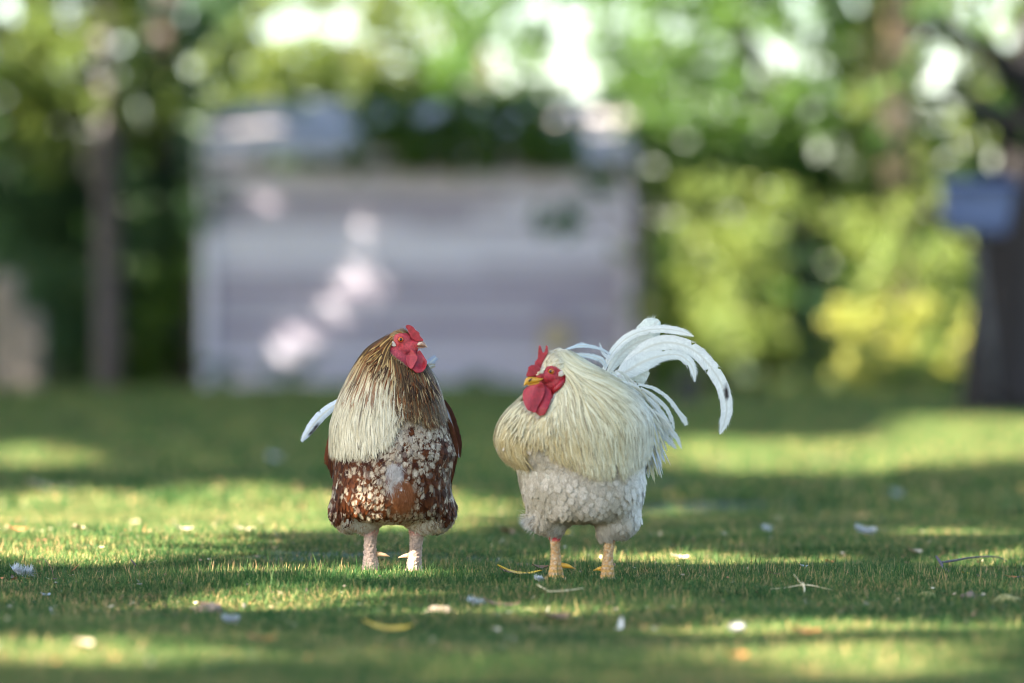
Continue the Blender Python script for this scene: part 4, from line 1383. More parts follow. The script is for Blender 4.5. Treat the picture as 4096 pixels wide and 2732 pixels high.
    pw = [z6(*p) for p in ((540, 800), (620, 870), (690, 950), (702, 1060), (665, 1170), (615, 1300), (570, 1375), (490, 1397), (420, 1345), (410, 1280), (440, 1180), (500, 1080), (530, 950))]
    V, f = slab(B, pw, 138, 15, 2.0, 4, .7, bend=lambda x, y: 4 * np.sin((x - 2160) / 15) + 52 * np.clip((y - 1530) / 100, 0, 1))
    B.put('wattle', V, f, [M_WATTLE])
    pw = [z6(*p) for p in ((300, 858), (370, 845), (450, 830), (500, 790), (550, 830), (578, 900), (570, 990), (530, 1100), (480, 1180), (440, 1250), (415, 1340), (350, 1325), (270, 1290), (215, 1200), (185, 1110), (177, 1020), (195, 945), (245, 885))]
    V, f = slab(B, pw, 168, 17, 2.0, 4, .7, bend=lambda x, y: 5 * np.sin((x - 2110) / 13 + (y - 1580) / 30) + 10 + np.clip((y - 1550) / 100, 0, 1) * 30)
    B.put('wattle', V, f, [M_WATTLE])
    V, f = B.tube([(*z6(930, 690), 142), (*z6(900, 780), 152), (*z6(840, 850), 158), (*z6(770, 920), 160), (*z6(710, 1000), 152)], [5, 11, 13, 11, 5], 12)
    B.put('face_fold', V, f, [M_WATTLE])
    pl = [z6(*p) for p in ((815, 690), (820, 620), (860, 588), (915, 590), (942, 625), (925, 665), (870, 698))]
    V, f = slab(B, pl, 156, 12, 1.8, 4, .4, bend=lambda x, y: -(x - 2245) * .3)
    B.put('ear_lobe', V, f, [M_LOBE])
    wf = lambda x: 164 - (x - 2160) * .28
    up = [(z6(545, 0)[0], z6(0, 722)[1], z6(0, 745)[1], 12), (z6(470, 0)[0], z6(0, 716)[1], z6(0, 790)[1], 14), (z6(400, 0)[0], z6(0, 706)[1], z6(0, 812)[1], 14),
          (z6(330, 0)[0], z6(0, 698)[1], z6(0, 826)[1], 12), (z6(270, 0)[0], z6(0, 704)[1], z6(0, 840)[1], 9), (z6(228, 0)[0], z6(0, 745)[1], z6(0, 852)[1], 6), (z6(203, 0)[0], z6(0, 825)[1], z6(0, 872)[1], 2)]
    V, f = section_loft(B, catmull(up, 24), wf)
    bk = B.put('upper_beak', V, f, [M_BEAK_YEL])
    V, f = B.tube([(*z6(286, 782), 187), (*z6(315, 755), 187), (*z6(345, 728), 182)], [2.5, 4, 2.5], 8)
    B.put('nostril', V, f, [M_DARKMARK], parent=bk)
    lo = [(z6(480, 0)[0], z6(0, 786)[1], z6(0, 822)[1], 11), (z6(420, 0)[0], z6(0, 806)[1], z6(0, 842)[1], 11), (z6(340, 0)[0], z6(0, 822)[1], z6(0, 856)[1], 8), (z6(270, 0)[0], z6(0, 838)[1], z6(0, 852)[1], 4)]
    V, f = section_loft(B, catmull(lo, 14), wf)
    B.put('lower_beak', V, f, [M_BEAK_YEL])
    eye(B, *z6(684, 606), 170, 12.8, 7.8, (-.25, 0, 1), (M_IRIS_B, M_PUP, None), 3.0)
    V, f = B.tube([(2240, 2262, -24), (2262, 2263, -26), (2280, 2268, -28), (2299, 2275, -30)], [12, 10, 6.5, 1.5], 14)
    B.put('spur', V, f, [M_BEAK_YEL])
    V, f = B.tube([(2412, 2275, -24), (2398, 2276, -30), (2386, 2279, -34), (2374, 2283, -38)], [10, 8, 5, 1.5], 14)
    B.put('spur', V, f, [M_BEAK_YEL])
    for st in (LLg, RLg):
        x_, y_, wz, r_ = st[-1]
        for dx, dw in ((-62, 55), (0, 95), (62, 52)):
            V, f = B.tube([(x_ + dx * .95, y_ + 16, wz + dw * 1.1), (x_ + dx * 1.12, y_ + 16, wz + dw * 1.35), (x_ + dx * 1.25, y_ + 22, wz + dw * 1.55)], [8, 6, 1.5], 10)
            B.put('claw', V, f, [M_SPUR])
    return B


# ================================================================== SETTING
def grass_mat(name):
    m, n, b, out = mat_new(name)
    at = N(n, 'ShaderNodeAttribute', attribute_name='Col')
    g = n.nodes.new('ShaderNodeNewGeometry')
    nz = N(n, 'ShaderNodeTexNoise', Scale=1.7, Detail=6, Roughness=.65)
    n.links.new(g.outputs['Position'], nz.inputs['Vector'])
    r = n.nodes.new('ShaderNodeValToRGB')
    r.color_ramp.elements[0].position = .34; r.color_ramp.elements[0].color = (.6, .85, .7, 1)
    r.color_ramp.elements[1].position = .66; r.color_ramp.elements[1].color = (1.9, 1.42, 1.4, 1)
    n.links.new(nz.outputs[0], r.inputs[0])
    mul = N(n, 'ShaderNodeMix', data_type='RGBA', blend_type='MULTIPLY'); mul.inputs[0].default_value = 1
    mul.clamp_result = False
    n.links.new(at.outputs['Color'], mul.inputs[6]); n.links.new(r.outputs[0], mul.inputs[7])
    n.links.new(mul.outputs[2], b.inputs['Base Color'])
    b.inputs['Roughness'].default_value = .6
    b.inputs['Specular IOR Level'].default_value = .1
    tr = n.nodes.new('ShaderNodeBsdfTranslucent')
    n.links.new(mul.outputs[2], tr.inputs[0])
    ms = n.nodes.new('ShaderNodeMixShader'); ms.inputs[0].default_value = .35
    n.links.new(b.outputs[0], ms.inputs[1]); n.links.new(tr.outputs[0], ms.inputs[2])
    n.links.new(ms.outputs[0], out.inputs[0])
    return m


def ground_mat():
    m, n, b, out = mat_new('lawn_ground')
    g = n.nodes.new('ShaderNodeNewGeometry')
    n1 = N(n, 'ShaderNodeTexNoise', Scale=1.1, Detail=7, Roughness=.65)
    n2 = N(n, 'ShaderNodeTexNoise', Scale=14, Detail=6, Roughness=.7)
    for x in (n1, n2): n.links.new(g.outputs['Position'], x.inputs['Vector'])
    r1 = n.nodes.new('ShaderNodeValToRGB')
    r1.color_ramp.elements[0].position = .42; r1.color_ramp.elements[0].color = (.022, .05, .018, 1)
    r1.color_ramp.elements[1].position = .70; r1.color_ramp.elements[1].color = (.22, .175, .115, 1)
    e = r1.color_ramp.elements.new(.58); e.color = (.045, .068, .022, 1)
    ad = N(n, 'ShaderNodeMix', data_type='FLOAT'); ad.inputs[0].default_value = .4
    n.links.new(n1.outputs[0], ad.inputs[2]); n.links.new(n2.outputs[0], ad.inputs[3])
    n.links.new(ad.outputs[0], r1.inputs[0])
    n.links.new(r1.outputs[0], b.inputs['Base Color'])
    b.inputs['Roughness'].default_value = .95
    bp = N(n, 'ShaderNodeBump', Strength=.8, Distance=.02)
    n.links.new(n2.outputs[0], bp.inputs['Height']); n.links.new(bp.outputs[0], b.inputs['Normal'])
    return m


M_GRASS = grass_mat('grass_blades')
M_GROUND = ground_mat()


def build_ground():
    ys = np.concatenate([np.linspace(1, 20, 191)[:-1], np.linspace(20, 70, 140)[:-1], np.linspace(70, 400, 24)])
    xs = np.concatenate([[-200, -90, -45], np.linspace(-20, -6, 24)[:-1], np.linspace(-6, 6, 121), np.linspace(6, 20, 24)[1:], [45, 90, 200]])
    X, Y = np.meshgrid(xs, ys)
    Z = gz(X, Y) * np.clip((90 - Y) / 20, 0, 1)
    V = np.stack([X, Y, Z], -1).reshape(-1, 3)
    nx = len(xs)
    i = (np.arange(len(ys) - 1)[:, None] * nx + np.arange(nx - 1)[None])
    q = np.stack([i, i + 1, i + nx + 1, i + nx], -1).reshape(-1, 4)
    o = add_obj('lawn', mesh_np('lawn', V, q, [M_GROUND]))
    tag(o, kind='structure')


def tuft(name, seed, R, nb, hmin, hmax, wd):
    r = np.random.default_rng(seed)
    a = r.uniform(0, 6.283, nb); rad = R * np.sqrt(r.uniform(0, 1, nb))
    p = np.stack([rad * np.cos(a), rad * np.sin(a), np.full(nb, -.004)], 1)
    h = r.uniform(hmin, hmax, nb) * np.where(r.random(nb) < .06, 1.7, 1)
    az = r.uniform(0, 6.283, nb); lean = r.uniform(.05, .9, nb)
    k = 4; t = np.linspace(0, 1, k)
    C = np.empty((nb, k, 3))
    el = (1.45 - lean[:, None] * (.4 + .8 * t[None]))
    dr = np.stack([np.cos(az)[:, None] * np.cos(el), np.sin(az)[:, None] * np.cos(el), np.sin(el)], -1)
    C = p[:, None] + np.cumsum(dr * (h / k)[:, None, None], 1) - dr[:, :1] * (h / k)[:, None, None]
    T = nrm(np.gradient(C, axis=1))
    sz = az + 1.57 + r.normal(0, .4, nb)
    S = np.repeat(np.stack([np.cos(sz), np.sin(sz), 0 * sz], -1)[:, None], k, 1)
    Nn = nrm(np.cross(S, T))
    W = (wd * r.uniform(.6, 1.3, nb))[:, None] * np.array([.8, 1, .75, .05])[None]
    V, q, U, Tt = strips(C, S, Nn, W, 0, 2)
    g = mixc((.022, .068, .018), (.066, .126, .04), r.uniform(0, 1, nb))
    dry = r.random(nb)
    g = np.where((dry < .14)[:, None], np.array((.32, .25, .12)), g)
    g = np.where(((dry > .14) & (dry < .24))[:, None], np.array((.14, .17, .05)), g)
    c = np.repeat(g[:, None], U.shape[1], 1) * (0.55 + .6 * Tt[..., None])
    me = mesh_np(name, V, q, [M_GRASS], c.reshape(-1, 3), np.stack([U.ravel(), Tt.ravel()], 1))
    return bpy.data.objects.new(name, me)


def instancer(name, pts, sc, rot, sources, mat, label, cat):
    col = bpy.data.collections.new(name + '_sources')
    for s_ in sources: col.objects.link(s_)
    me = bpy.data.meshes.new(name)
    me.vertices.add(len(pts)); me.vertices.foreach_set('co', np.asarray(pts, np.float32).ravel())
    a = me.attributes.new('sc', 'FLOAT_VECTOR', 'POINT'); a.data.foreach_set('vector', np.asarray(sc, np.float32).ravel())
    a = me.attributes.new('rot', 'FLOAT_VECTOR', 'POINT'); a.data.foreach_set('vector', np.asarray(rot, np.float32).ravel())
    me.materials.append(mat)
    o = add_obj(name, me)
    ng = bpy.data.node_groups.new(name, 'GeometryNodeTree')
    ng.interface.new_socket('Geometry', in_out='INPUT', socket_type='NodeSocketGeometry')
    ng.interface.new_socket('Geometry', in_out='OUTPUT', socket_type='NodeSocketGeometry')
    gi = ng.nodes.new('NodeGroupInput'); go = ng.nodes.new('NodeGroupOutput')
    mp = ng.nodes.new('GeometryNodeMeshToPoints')
    ip = ng.nodes.new('GeometryNodeInstanceOnPoints')
    ci = ng.nodes.new('GeometryNodeCollectionInfo')
    ci.inputs['Collection'].default_value = col
    ci.inputs['Separate Children'].default_value = True
    ci.inputs['Reset Children'].default_value = True
    ip.inputs['Pick Instance'].default_value = True
    na = ng.nodes.new('GeometryNodeInputNamedAttribute'); na.data_type = 'FLOAT_VECTOR'; na.inputs['Name'].default_value = 'sc'
    nb = ng.nodes.new('GeometryNodeInputNamedAttribute'); nb.data_type = 'FLOAT_VECTOR'; nb.inputs['Name'].default_value = 'rot'
    L = ng.links.new
    L(gi.outputs[0], ip.inputs['Points']); L(ci.outputs[0], ip.inputs['Instance'])
    L(na.outputs[0], ip.inputs['Scale']); L(nb.outputs[0], ip.inputs['Rotation'])
    L(ip.outputs[0], go.inputs[0])
    md = o.modifiers.new('scatter', 'NODES'); md.node_group = ng
    tag(o, label, cat, kind='stuff')
    return o


def soft_noise(x, y, sc, seed):
    """cheap vectorised value noise in [0, 1]"""
    g = np.random.default_rng(seed).uniform(0, 1, (64, 64))
    x = x * sc; y = y * sc
    xi = np.floor(x).astype(int); yi = np.floor(y).astype(int)
    fx = x - xi; fy = y - yi
    fx = fx * fx * (3 - 2 * fx); fy = fy * fy * (3 - 2 * fy)
    a = g[xi % 64, yi % 64]; b = g[(xi + 1) % 64, yi % 64]; c = g[xi % 64, (yi + 1) % 64]; d = g[(xi + 1) % 64, (yi + 1) % 64]
    return (a * (1 - fx) + b * fx) * (1 - fy) + (c * (1 - fx) + d * fx) * fy


# bare or worn places in the lawn, the widest also paint the sunlit bands paler: (measured x, y in the 2351 copy, rx m, ry m)
BARE_AND_SUNNY = [(200, 1215, .9, 1.8, .5), (1120, 1185, .5, .9, .45), (1900, 1050, 1.6, 3.5, .35), (870, 1284, .42, .30, .9), (1150, 1290, .20, .16, .75), (1560, 1168, .30, .7, .8), (1000, 1390, .28, .10, .8), (1290, 1395, .20, .12, .8),
        (2280, 1290, .12, .3, .6), (1160, 1262, .2, .3, .6), (1960, 1190, .3, .6, .6), (850, 1415, .25, .1, .5), (560, 1430, .2, .12, .6), (30, 1385, .12, .1, .6), (1650, 1280, .3, .2, .4)]
BARE_AND_SUNNY = [(Pd(a, b, ground_D(b)), c, d, e) for a, b, c, d, e in BARE_AND_SUNNY]


def bareness(x, y):
    v = np.zeros(np.shape(x))
    for p, rx, ry, e in BARE_AND_SUNNY:
        v = np.maximum(v, e * np.clip(1.4 - np.hypot((x - p.x) / rx, (y - p.y) / ry), 0, 1))
    return v


def build_grass():
    near = [tuft('grass_tuft', 20 + i, .075, 330, .011, .027, .00085) for i in range(4)]
    r = np.random.default_rng(2)
    pts = []
    n = 26000
    y = r.uniform(6.6, 17.0, n); hw = .09 * y + 1.3
    x = r.uniform(-1, 1, n) * hw
    keep = r.random(n) > bareness(x, y) * .93
    x, y = x[keep], y[keep]
    z = gz(x, y)
    bn = bareness(x, y)
    hs = r.uniform(.75, 1.25, len(x)) * (1 - .35 * bn) * (.85 + .35 * np.sin(x * 5 + 1) * np.sin(y * 3.1))
    sc = np.stack([r.uniform(.9, 1.2, len(x)), r.uniform(.9, 1.2, len(x)), hs], 1)
    rot = np.stack([0 * x, 0 * x, r.uniform(0, 6.28, len(x))], 1)
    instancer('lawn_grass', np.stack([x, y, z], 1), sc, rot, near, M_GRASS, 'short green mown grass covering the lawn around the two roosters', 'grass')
    long_ = [tuft('long_tuft', 60 + i, .018, 9, .024, .046, .0009) for i in range(5)]
    n = 2600
    y = r.uniform(10.2, 13.6, n); x = r.uniform(-1, 1, n) * (.09 * y + .3)
    n2 = 420
    fx = np.concatenate([r.normal(c, .035, n2 // 4) for c in (Pd(848, 0, 11.82).x, Pd(956, 0, 11.82).x, Pd(1276, 0, 11.46).x, Pd(1395, 0, 11.46).x)])
    fy = np.concatenate([r.normal(c - .09, .03, n2 // 4) for c in (11.82, 11.82, 11.46, 11.46)])
    x = np.concatenate([x, fx]); y = np.concatenate([y, fy])
    sc = np.stack([np.ones(len(x)), np.ones(len(x)), np.concatenate([r.uniform(.6, 1.25, n), r.uniform(.4, .75, len(fx))])], 1)
    rot = np.stack([0 * x, 0 * x, r.uniform(0, 6.28, len(x))], 1)
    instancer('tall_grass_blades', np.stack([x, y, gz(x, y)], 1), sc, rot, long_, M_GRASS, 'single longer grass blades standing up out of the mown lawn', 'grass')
    # crumbs, clippings and bits of bark lying in the grass
    n = 5200
    y = r.uniform(7.4, 19, n); x = r.uniform(-1, 1, n) * (.09 * y + .4)
    cl = soft_noise(x + 40, y + 40, 1.6, 12)
    kp = r.random(n) < np.clip((cl - .25) * 1.8, .08, 1)
    x, y = x[kp], y[kp]; n = len(x)
    P0 = np.stack([x, y, gz(x, y) + r.uniform(.004, .016, n)], 1)
    d = nrm(np.stack([r.normal(0, 1, n), r.normal(0, 1, n), r.normal(0, .3, n)], 1))
    s_ = nrm(np.cross(d, np.stack([r.normal(0, .4, n), r.normal(0, .4, n), np.ones(n)], 1)))
    L = np.where(r.random(n) < .35, r.uniform(.018, .045, n), r.uniform(.005, .016, n))
    Wd = np.where(L > .017, r.uniform(.0006, .0013, n), L * r.uniform(.25, .5, n))
    up = np.cross(s_, d)
    V = np.stack([P0 - d * L[:, None] / 2, P0 + s_ * Wd[:, None], P0 + d * L[:, None] / 2 + up * L[:, None] * .12, P0 - s_ * Wd[:, None]], 1).reshape(-1, 3)
    q = np.arange(n * 4).reshape(n, 4)
    pal = np.array([(.13, .07, .04), (.24, .14, .08), (.42, .33, .19), (.50, .42, .27), (.08, .05, .035), (.33, .13, .05), (.30, .26, .2)])
    c = np.repeat(pal[r.integers(0, len(pal), n)] * r.uniform(.7, 1.2, (n, 1)), 4, 0)
    o = add_obj('lawn_crumbs', mesh_np('lawn_crumbs', V, q, [vcol_mat('crumbs', .9, 300, .2)], c, smooth=False))
    tag(o, 'small crumbs of bark, dry clippings and leaf bits scattered in the grass', 'litter', kind='stuff')
    far = [tuft('coarse_tuft', 40 + i, .22, 420, .02, .045, .003) for i in range(3)]
    n = 17000
    y = 16.6 + (72 - 16.6) * r.uniform(0, 1, n) ** .9; hw = .09 * y + 5.5
    x = r.uniform(-1, 1, n) * hw
    keep = r.random(n) > bareness(x, y) * .9
    x, y = x[keep], y[keep]
    sc = np.stack([r.uniform(.9, 1.4, len(x)), r.uniform(.9, 1.4, len(x)), r.uniform(.8, 1.3, len(x))], 1)
    rot = np.stack([0 * x, 0 * x, r.uniform(0, 6.28, len(x))], 1)
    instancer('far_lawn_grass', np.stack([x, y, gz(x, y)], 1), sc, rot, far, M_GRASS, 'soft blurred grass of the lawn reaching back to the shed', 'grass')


# ------------------------------------------------------------------ foliage
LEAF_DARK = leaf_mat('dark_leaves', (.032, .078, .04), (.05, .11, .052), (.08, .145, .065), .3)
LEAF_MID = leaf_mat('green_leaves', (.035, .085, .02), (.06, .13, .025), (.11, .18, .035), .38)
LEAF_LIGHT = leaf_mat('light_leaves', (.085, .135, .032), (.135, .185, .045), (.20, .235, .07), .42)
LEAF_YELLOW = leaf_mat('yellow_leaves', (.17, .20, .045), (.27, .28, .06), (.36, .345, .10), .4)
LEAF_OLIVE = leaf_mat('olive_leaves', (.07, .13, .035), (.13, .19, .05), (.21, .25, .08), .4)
BARK = noise_mat('bark', (.05, .035, .03), (.16, .12, .105), 3, 8, .95, .9, 25, (1, 1, .18), bdist=.03)
BARK_DARK = noise_mat('dark_bark', (.014, .012, .012), (.036, .031, .03), 3, 8, .95, .9, 25, (1, 1, .18), bdist=.03)
BARK_TAN = noise_mat('tan_bark', (.25, .17, .10), (.46, .34, .22), 3, 8, .9, .8, 25, (1, 1, .25), bdist=.02)
BARK_GREY = noise_mat('grey_bark', (.07, .062, .066), (.14, .125, .13), 3, 8, .95, .8, 25, (1, 1, .18), bdist=.02)


def leaves_np(P0, size, r, droop=.5):
    """diamond leaves at P0 (n,3)"""
    n = len(P0)
    d = nrm(r.normal(0, 1, (n, 3)) + np.array([0, 0, -droop]))
    s = nrm(np.cross(d, r.normal(0, 1, (n, 3))))
    nn = np.cross(d, s)
    L = size * r.uniform(.7, 1.3, n)[:, None]
    W = L * r.uniform(.28, .42, n)[:, None]
    V = np.stack([P0, P0 + d * L * .45 + s * W + nn * W * .25, P0 + d * L, P0 + d * L * .45 - s * W + nn * W * .25], 1)
    q = np.arange(n * 4).reshape(n, 4)
    c = np.repeat(np.stack([r.uniform(0, 1, n), r.uniform(0, 1, n), 0 * L[:, 0]], 1), 4, 0)
    return V.reshape(-1, 3), q, c


def clump_points(cl, dens, r):
    """cl rows: centre (x,y,z), radii (rx,ry,rz) -> leaf positions, in sub-clumps so that gaps remain"""
    out = []
    for c, rad in cl:
        vol = rad[0] * rad[1] * rad[2]
        ns = max(5, int(16 * (rad[0] * rad[2]) ** .5 / .5))
        u = nrm(r.normal(0, 1, (ns, 3))) * (r.uniform(0, 1, (ns, 1)) ** (1 / 2.4))
        sc = np.array(c) + u * np.array(rad)
        per = int(dens * vol / ns) + 3
        sr = .42 * min(rad)
        for q_ in sc:
            v = nrm(r.normal(0, 1, (per, 3))) * r.uniform(0, 1, (per, 1)) ** .45 * sr * r.uniform(.6, 1.3)
            out.append(q_ + v * np.array([1.15, 1, .8]))
    return np.vstack(out)


def limb_mesh(name, segs, mat):
    Vs = []; qs = []; ts = []; o = 0
    for pts, rad in segs:
        V, q, t = tube_np(pts, rad, 10)
        Vs.append(V); qs.append(q + o); ts.append(t + o); o += len(V)
    return mesh_np(name, np.vstack(Vs), [np.vstack(qs), np.vstack(ts)], [mat])


def plant(name, label, cat, base, clumps, mat, dens=260, leaf=.085, trunk=None, bark=None, group=None, seed=1, extra_limbs=True, cut=None):
    """clumps in world coordinates; trunk: list of (points, radii) in world coordinates"""
    r = np.random.default_rng(seed)
    t = thing(name, label, cat, tuple(base), group)
    P0 = clump_points(clumps, dens * 9, r)
    P0 = P0[P0[:, 2] > gz(P0[:, 0], P0[:, 1]) + .02]
    if cut is not None: P0 = P0[~cut(P0)]
    V, q, c = leaves_np(P0, leaf, r)
    add_obj('crown' if trunk and cat == 'tree' else 'foliage', mesh_np('leaves', V - np.array(base), q, [mat], c, smooth=False), t)
    segs = [([np.array(p) - np.array(base) for p in pts], rad) for pts, rad in (trunk or [])]
    if extra_limbs:
        root = segs[0][0][min(len(segs[0][0]) - 1, 2)] if segs else np.array([0, 0, 0.])
        for cc, rad in clumps[:7]:
            e = np.array(cc) - np.array(base)
            m_ = (root + e) / 2 + r.normal(0, .12, 3)
            segs.append(([root, m_, e], [.022, .014, .006]))
    if segs:
        add_obj('trunk' if cat == 'tree' else 'stem', limb_mesh('limbs', segs, bark or BARK), t)
    return t


def C_(dx, dy, D, rx, ry, depth=.8):
    """clump centred on a measured point, radii in measured pixels, depth in metres"""
    p = Pd(dx, dy, D); m = K * D / F
    return ((p.x, p.y, p.z), (rx * m, depth, ry * m))


SKY = [(a, b, c * (.44 if a < 1500 else .2), d * (.44 if a < 1500 else .2)) for a, b, c, d in [(700, 60, 130, 55), (800, 20, 90, 25), (1000, 60, 34, 32), (1150, 130, 58, 45), (1320, 60, 95, 58), (1300, 130, 62, 70), (1340, 215, 48, 38), (1180, 15, 45, 25), (1450, 50, 48, 42), (1575, 60, 26, 26),
       (1205, 70, 40, 30), (1740, 80, 32, 24), (1840, 25, 58, 32), (1885, 60, 22, 20), (405, 95, 28, 28), (960, 120, 30, 20), (2180, 135, 30, 28), (210, 20, 25, 20), (1640, 20, 25, 25), (1800, 110, 22, 18), (620, 185, 20, 16), (2230, 60, 20, 16), (1500, 120, 20, 16), (2060, 262, 22, 16)]]


def fill(x0, x1, y0, y1, D, step=46, rad=44, depth=.5, seed=0, spread=1.0, drop=.0):
    r = np.random.default_rng(500 + seed); out = []
    for yy in np.arange(y0, y1, step):
        for xx in np.arange(x0, x1, step):
            a = xx + r.uniform(-.5, .5) * step; b = yy + r.uniform(-.5, .5) * step
            if r.random() < drop: continue
            if any(math.hypot((a - sx) / (rx + rad * .5), (b - sy) / (ry + rad * .5)) < 1 for sx, sy, rx, ry in SKY): continue
            k = r.uniform(.75, 1.25)
            out.append(C_(a, b, D + r.uniform(-1, 1) * spread, rad * k, rad * k * .85, depth))
    return out


def build_background():
    g0 = lambda dx, D: (Pd(dx, 784, D).x, D, float(gz(Pd(dx, 784, D).x, D)))
    # slim trunk on the left with olive crown
    D = 60.6
    tp = [Pd(252, 905, D), Pd(250, 700, D), Pd(248, 450, D), Pd(246, 240, D), Pd(240, 60, D), Pd(236, -150, D)]
    plant('slim_tree', 'slim tree with one straight grey brown trunk rising in front of the dark hedge', 'tree', g0(252, D),
          [C_(80, 60, 61.2, 130, 110), C_(250, 50, 61.2, 120, 110), C_(420, 190, 61.2, 70, 90), C_(130, 210, 61.2, 90, 80), C_(330, 320, 61.5, 60, 80), C_(120, 350, 61.5, 70, 50), C_(60, 170, 61.2, 80, 70), C_(200, -60, 61.2, 160, 80)] + fill(-60, 310, -60, 330, 61.2, seed=1, drop=.15),
          LEAF_OLIVE, 420, .1, [(tp, [.16, .14, .13, .12, .10, .08])], BARK_GREY, None, 11)
    # dark leaning trunk behind
    D = 63
    tp = [Pd(385, 905, D), Pd(380, 600, D), Pd(372, 300, D), Pd(378, 100, D), Pd(392, -60, D)]
    plant('leaning_tree', 'dark trunked tree behind the slim tree at upper left, shaded teal leaves', 'tree', g0(385, D),
          [C_(460, 60, 63, 60, 60), C_(330, 120, 63, 50, 70), C_(60, 300, 62, 110, 90), C_(280, 330, 62, 60, 110), C_(470, -60, 63, 120, 60), C_(30, -30, 63, 120, 50)] + fill(290, 540, -60, 470, 62.5, seed=2, drop=.1) + fill(-60, 300, 220, 480, 62.5, seed=3),
          LEAF_DARK, 420, .09, [(tp, [.22, .2, .2, .17, .14])], BARK, None, 12)
    # dark hedge bushes at the left
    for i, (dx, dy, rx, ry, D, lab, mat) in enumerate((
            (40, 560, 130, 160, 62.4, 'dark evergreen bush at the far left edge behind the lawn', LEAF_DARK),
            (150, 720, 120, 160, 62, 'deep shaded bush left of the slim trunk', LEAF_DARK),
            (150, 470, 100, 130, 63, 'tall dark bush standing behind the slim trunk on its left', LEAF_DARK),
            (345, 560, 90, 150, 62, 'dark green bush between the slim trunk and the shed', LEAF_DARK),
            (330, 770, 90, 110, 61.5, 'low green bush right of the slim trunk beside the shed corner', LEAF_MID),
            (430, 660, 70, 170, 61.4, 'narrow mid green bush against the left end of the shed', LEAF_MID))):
        D_ = D
        plant('hedge_bush', lab, 'bush', g0(dx, D_), [C_(dx, dy, D_, rx, ry, 1.1), C_(dx - 30, (dy + 900) / 2, D_, rx * 1.05, (900 - dy) / 2, 1.0)], mat, 420, .085, None, BARK, 'dark bushes along the left hedge', 60 + i)
    # a pale block at the left edge
    # trees behind the shed
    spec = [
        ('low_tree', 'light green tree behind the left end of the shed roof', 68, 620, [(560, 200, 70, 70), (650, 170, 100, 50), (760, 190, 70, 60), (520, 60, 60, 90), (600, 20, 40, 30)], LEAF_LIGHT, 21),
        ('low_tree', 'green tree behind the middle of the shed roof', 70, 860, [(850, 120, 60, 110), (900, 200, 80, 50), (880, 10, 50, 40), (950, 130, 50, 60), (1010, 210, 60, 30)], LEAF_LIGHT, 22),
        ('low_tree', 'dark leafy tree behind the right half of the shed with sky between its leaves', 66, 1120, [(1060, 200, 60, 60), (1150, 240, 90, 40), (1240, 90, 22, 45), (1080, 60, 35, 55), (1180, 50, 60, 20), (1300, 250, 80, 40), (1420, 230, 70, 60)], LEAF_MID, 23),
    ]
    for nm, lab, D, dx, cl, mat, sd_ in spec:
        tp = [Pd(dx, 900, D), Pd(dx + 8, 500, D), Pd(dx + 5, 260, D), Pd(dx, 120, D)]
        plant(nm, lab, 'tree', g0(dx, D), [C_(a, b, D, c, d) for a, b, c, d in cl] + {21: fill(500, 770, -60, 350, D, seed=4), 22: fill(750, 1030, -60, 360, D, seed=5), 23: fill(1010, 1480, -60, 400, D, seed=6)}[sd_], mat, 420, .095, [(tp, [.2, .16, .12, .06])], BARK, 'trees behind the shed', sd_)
    # big dark tree to the right of the shed, crown over the top right
    D = 60.5
    tp = [Pd(1862, 905, D), Pd(1860, 700, D), Pd(1850, 450, D), Pd(1830, 250, D), Pd(1700, 60, D)]
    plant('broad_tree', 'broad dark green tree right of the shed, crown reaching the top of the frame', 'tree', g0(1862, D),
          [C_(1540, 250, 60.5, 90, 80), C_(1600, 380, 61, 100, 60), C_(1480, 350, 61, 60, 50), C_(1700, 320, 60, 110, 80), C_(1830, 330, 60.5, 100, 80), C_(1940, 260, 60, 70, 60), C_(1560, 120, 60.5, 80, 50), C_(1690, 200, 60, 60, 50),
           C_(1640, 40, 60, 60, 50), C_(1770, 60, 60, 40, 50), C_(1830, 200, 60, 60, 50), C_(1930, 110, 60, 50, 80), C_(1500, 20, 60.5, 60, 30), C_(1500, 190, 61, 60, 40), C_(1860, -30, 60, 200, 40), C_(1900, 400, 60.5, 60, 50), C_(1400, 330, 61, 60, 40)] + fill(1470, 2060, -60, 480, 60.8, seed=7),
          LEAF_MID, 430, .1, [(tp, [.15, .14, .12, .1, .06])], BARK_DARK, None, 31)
    # right hand tree with the dark trunk at the frame edge
    D = 38.5
    tp = [Pd(2330, 962, D), Pd(2320, 880, D), Pd(2325, 700, D), Pd(2352, 500, D), Pd(2380, 250, D), Pd(2400, -50, D)]
    b1 = [Pd(2365, 360, D), Pd(2290, 270, D - .3), Pd(2200, 220, D - .6), Pd(2120, 215, D - .9)]
    b2 = [Pd(2385, 250, D), Pd(2280, 120, D - .3), Pd(2150, 60, D - .6), Pd(2040, 40, D - .9)]
    plant('edge_tree', 'large tree with thick dark trunk cut by the right edge of the frame', 'tree', g0(2330, D),
          [C_(2220, 250, D, 90, 50, .5), C_(2120, 300, D, 70, 40, .5), C_(2310, 200, D, 70, 60, .5), C_(2250, 90, D, 70, 50, .5), C_(2060, 200, D, 60, 50, .5), C_(2160, 20, D, 60, 30, .5), C_(2330, 330, D, 50, 50, .5), C_(2030, 330, D, 60, 40, .5), C_(2330, 20, D, 40, 50, .5), C_(2260, 370, D, 60, 30, .5), C_(2100, 120, D, 30, 30, .4)],
          LEAF_MID, 620, .075, [(tp, [.40, .33, .28, .26, .22, .16]), (b1, [.1, .08, .05, .02]), (b2, [.1, .08, .05, .02])], BARK_DARK, None, 32)
    # tan trunk lit by the sun, upper right
    D = 58
    tp = [Pd(2075, 900, D), Pd(2068, 600, D), Pd(2060, 300, D), Pd(2070, 80, D), Pd(2060, -120, D)]
